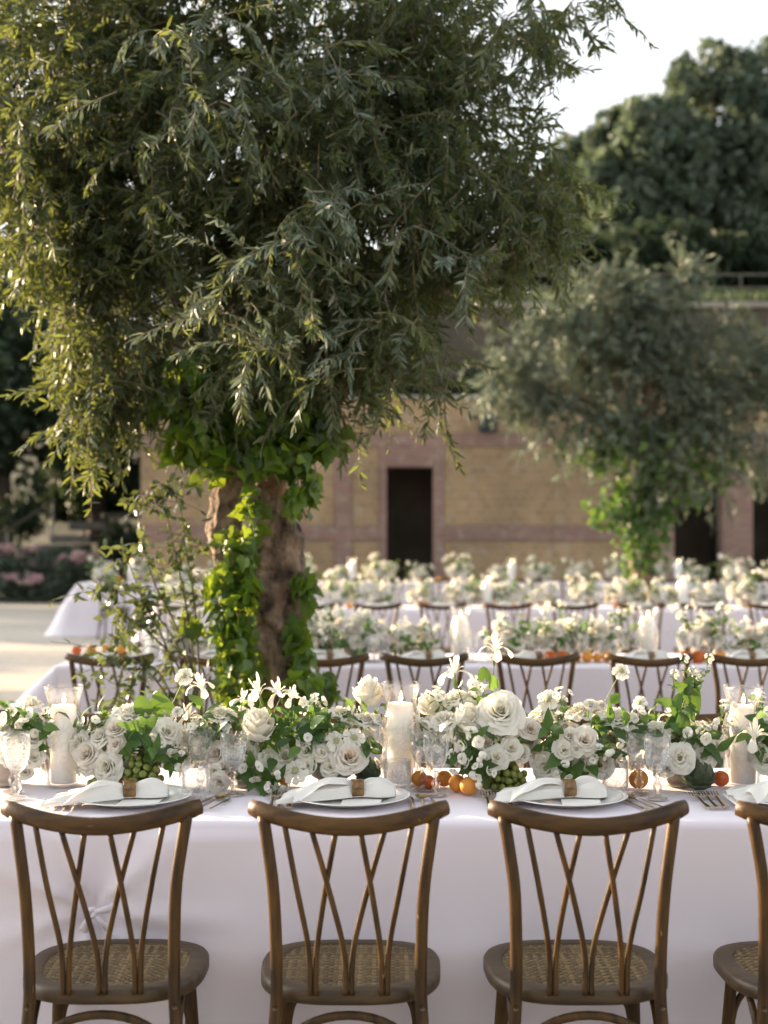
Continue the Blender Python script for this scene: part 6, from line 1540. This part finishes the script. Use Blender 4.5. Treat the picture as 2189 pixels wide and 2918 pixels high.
# ------------------------------------------------------------------ slender glinting shrub left of the trunk
def shoot(name, label, paths, base, seed):
    r = np.random.default_rng(seed); t = empty(name, Matrix.Translation(Vector(base)), label, 'shrub')
    lf = MB(); V, wv = np.array([0, .25, .6, 1.0]), np.array([.02, .19, .17, 0])
    loc = np.concatenate([np.column_stack([V, wv, .2 * wv - .12 * V ** 2]), np.column_stack([V, -wv, .2 * wv - .12 * V ** 2])])
    lf.add(loc, [np.array([(0, 4, 5, 1), (1, 5, 6, 2)]), np.array([(2, 6, 7)])], 0, .5)
    meshes = []
    for c in (.15, .35, .6, .9):
        q = MB(); q.add(loc, [np.array([(0, 4, 5, 1), (1, 5, 6, 2)]), np.array([(2, 6, 7)])], 0, c); meshes.append(q.mesh('leaf', M_['leaf_small']))
    ms = []
    for pth in paths:
        p = catmull([P(U(u), U(v), d) - base for (u, v, d) in pth], 26)
        part('twig', tube(p, np.linspace(.006, .0015, 26), 6).mesh('twig', M_['twig']), t)
        subs = [p]
        for q in range(16):
            i = r.integers(5, 25); d = np.array([r.normal() * .13, r.normal() * .08, r.uniform(-.10, .08)])
            s = catmull([p[i], p[i] + d * .5 + [0, 0, .02], p[i] + d], 10); subs.append(s)
            part('twig', tube(s, np.linspace(.0018, .0009, 10), 4).mesh('twig', M_['twig']), t)
        for s in subs:
            for q in range(len(s)):
                if r.uniform() < (.75 if len(s) < 20 else .6) and (len(s) < 20 or q > 5):
                    dv = Vector(r.normal(size=3) + np.array([0, 0, -.5])).normalized(); nn = Vector(r.normal(size=3) + np.array([0, 0, .8])); y_ = nn.cross(dv).normalized(); z_ = dv.cross(y_)
                    ms.append(TM(s[q], Matrix((dv, y_, z_)).transposed().to_4x4(), r.uniform(.034, .062)))
    idx = r.permutation(len(ms))
    for i in idx[:290]: part('leaf', meshes[r.integers(0, 4)], t, ms[i])
    mb = MB(); mb.bake(lf, [npm(ms[i]) for i in idx[290:]], cs=r.uniform(0, 1, max(0, len(idx) - 290)))
    if len(idx) > 290: part('leaf_mass', mb.mesh('leaf_mass', M_['leaf_small']), t)['kind'] = 'stuff'
M_['leaf_small'] = mat('leaf_small', (.05, .09, .03), .30, attr=[(.022, .045, .015), (.045, .08, .026), (.085, .12, .045)], transl=.3, tcol=(.24, .28, .06), spec=.7)
bs = np.array([Q(430, 1490, 6.1)[0], 6.1, 0])
PTH = [[(450, 1700, 6.15), (420, 1480, 6.1), (340, 1330, 6.05), (240, 1270, 6.0), (190, 1290, 6.0)], [(440, 1600, 6.15), (400, 1400, 6.1), (330, 1250, 6.1), (300, 1130, 6.1), (310, 1060, 6.1)],
       [(440, 1600, 6.15), (410, 1360, 6.1), (380, 1200, 6.1), (350, 1090, 6.1), (300, 1060, 6.1)], [(430, 1650, 6.15), (390, 1450, 6.1), (300, 1350, 6.05), (250, 1330, 6.05), (240, 1390, 6.0)],
       [(440, 1650, 6.1), (360, 1500, 6.05), (280, 1420, 6.0), (220, 1440, 6.0), (190, 1490, 6.0)], [(440, 1650, 6.1), (380, 1520, 6.05), (330, 1440, 6.0), (290, 1470, 6.0), (270, 1540, 6.0)],
       [(440, 1600, 6.15), (420, 1300, 6.1), (400, 1180, 6.1), (390, 1100, 6.1), (360, 1040, 6.1)], [(430, 1650, 6.15), (360, 1400, 6.1), (310, 1300, 6.05), (280, 1220, 6.05), (260, 1180, 6.0)]]
shoot('slender_shrub', 'slender small-leaved shrub glinting left of the ivy-covered trunk', PTH, bs, 31)

# ------------------------------------------------------------------ the smaller olive tree
D2 = 18.6
def Q2(u, v, d=D2): return P(U(u), U(v), d)
base2 = np.array([Q2(1385, 1240)[0], D2, 0.0])
tree2 = empty('olive_tree', Matrix.Translation(Vector(base2)), 'smaller silvery olive tree standing between the two farthest tables', 'tree', 'olive trees among the tables')
mb = MB(); bark_tube(mb, [p - base2 for p in [base2 + [0, 0, -.05], base2 + [0, 0, .6], Q2(1388, 1240), Q2(1385, 1150), Q2(1395, 1050), Q2(1400, 900), Q2(1400, 760)]], [.24, .18, .16, .14, .12, .10, .05], 18, 50, 4, .2, 5)
part('trunk', mb.mesh('trunk', M_['bark']), tree2)
BL2 = [(1475, 560, 16, 40, 18.6, .12, 5.0), (1350, 600, 22, 30, 18.5, .12, 4.0), (1230, 640, 26, 30, 18.4, .15, 3.0), (1030, 790, 24, 30, 18.3, .12, 3.0), (1480, 575, 28, 45, 18.6, .2, 3.0), (1290, 610, 40, 30, 18.4, .2, 2.0), (1050, 770, 35, 35, 18.3, .2, 2.0), (1200, 700, 60, 50, 18.4, .25, 1.5), (1560, 700, 60, 60, 18.6, .3, 1.2), (1390, 820, 170, 150, 18.7, .8, .8), (1180, 800, 130, 100, 18.4, .55, 1.0), (1100, 830, 80, 70, 18.3, .4, 1.2), (1300, 690, 140, 110, 18.5, .6, 1.1), (1480, 620, 55, 75, 18.6, .35, 1.5), (1420, 700, 110, 110, 18.5, .6, 1.0), (1560, 820, 120, 140, 18.7, .7, 1.0), (1640, 900, 90, 150, 18.7, .5, 1.0), (1300, 920, 130, 100, 18.4, .5, 1.0), (1470, 980, 130, 110, 18.4, .6, 1.0), (1170, 910, 70, 60, 18.3, .3, 1.0), (1700, 790, 90, 120, 18.8, .5, .9), (1400, 1050, 90, 60, 18.4, .35, 1.2)]
OM2 = [M_['olive_pale'], M_['twig']]
olive_crown(tree2, base2, BL2, 2600, 77, 60, None, .1, 1.2, 2.0, OM2, [s.mesh('olive_spray', OM2) for s in SPR], 1.5)
r = np.random.default_rng(18)
for b in BL2:
    e = P(U(b[0]), U(b[1]), b[4]) - base2; s = Q2(1395, 960) - base2; mid = (s + e) / 2 + r.normal(size=3) * .1
    part('branch', tube(catmull([s, mid, e], 10), np.linspace(.05, .01, 10), 7).mesh('branch', M_['twig']), tree2)
ivy('ivy', 'dark green ivy around the trunk of the smaller olive tree, spread to darken its lower crown', [(1385, 1170, 55, 90, 18.5, .3, 260), (1330, 1090, 60, 40, 18.4, .3, 90), (1430, 1060, 90, 60, 18.4, .3, 160), (1395, 1100, 75, 70, 18.4, .3, 200), (1400, 980, 130, 70, 18.4, .5, 300), (1290, 960, 70, 50, 18.4, .4, 110), (1520, 990, 80, 70, 18.4, .4, 140), (1300, 1120, 25, 30, 18.4, .15, 30)], base2, 13, 120, .085)  # upper leaf groups put dark colour in as shade of the lower crown
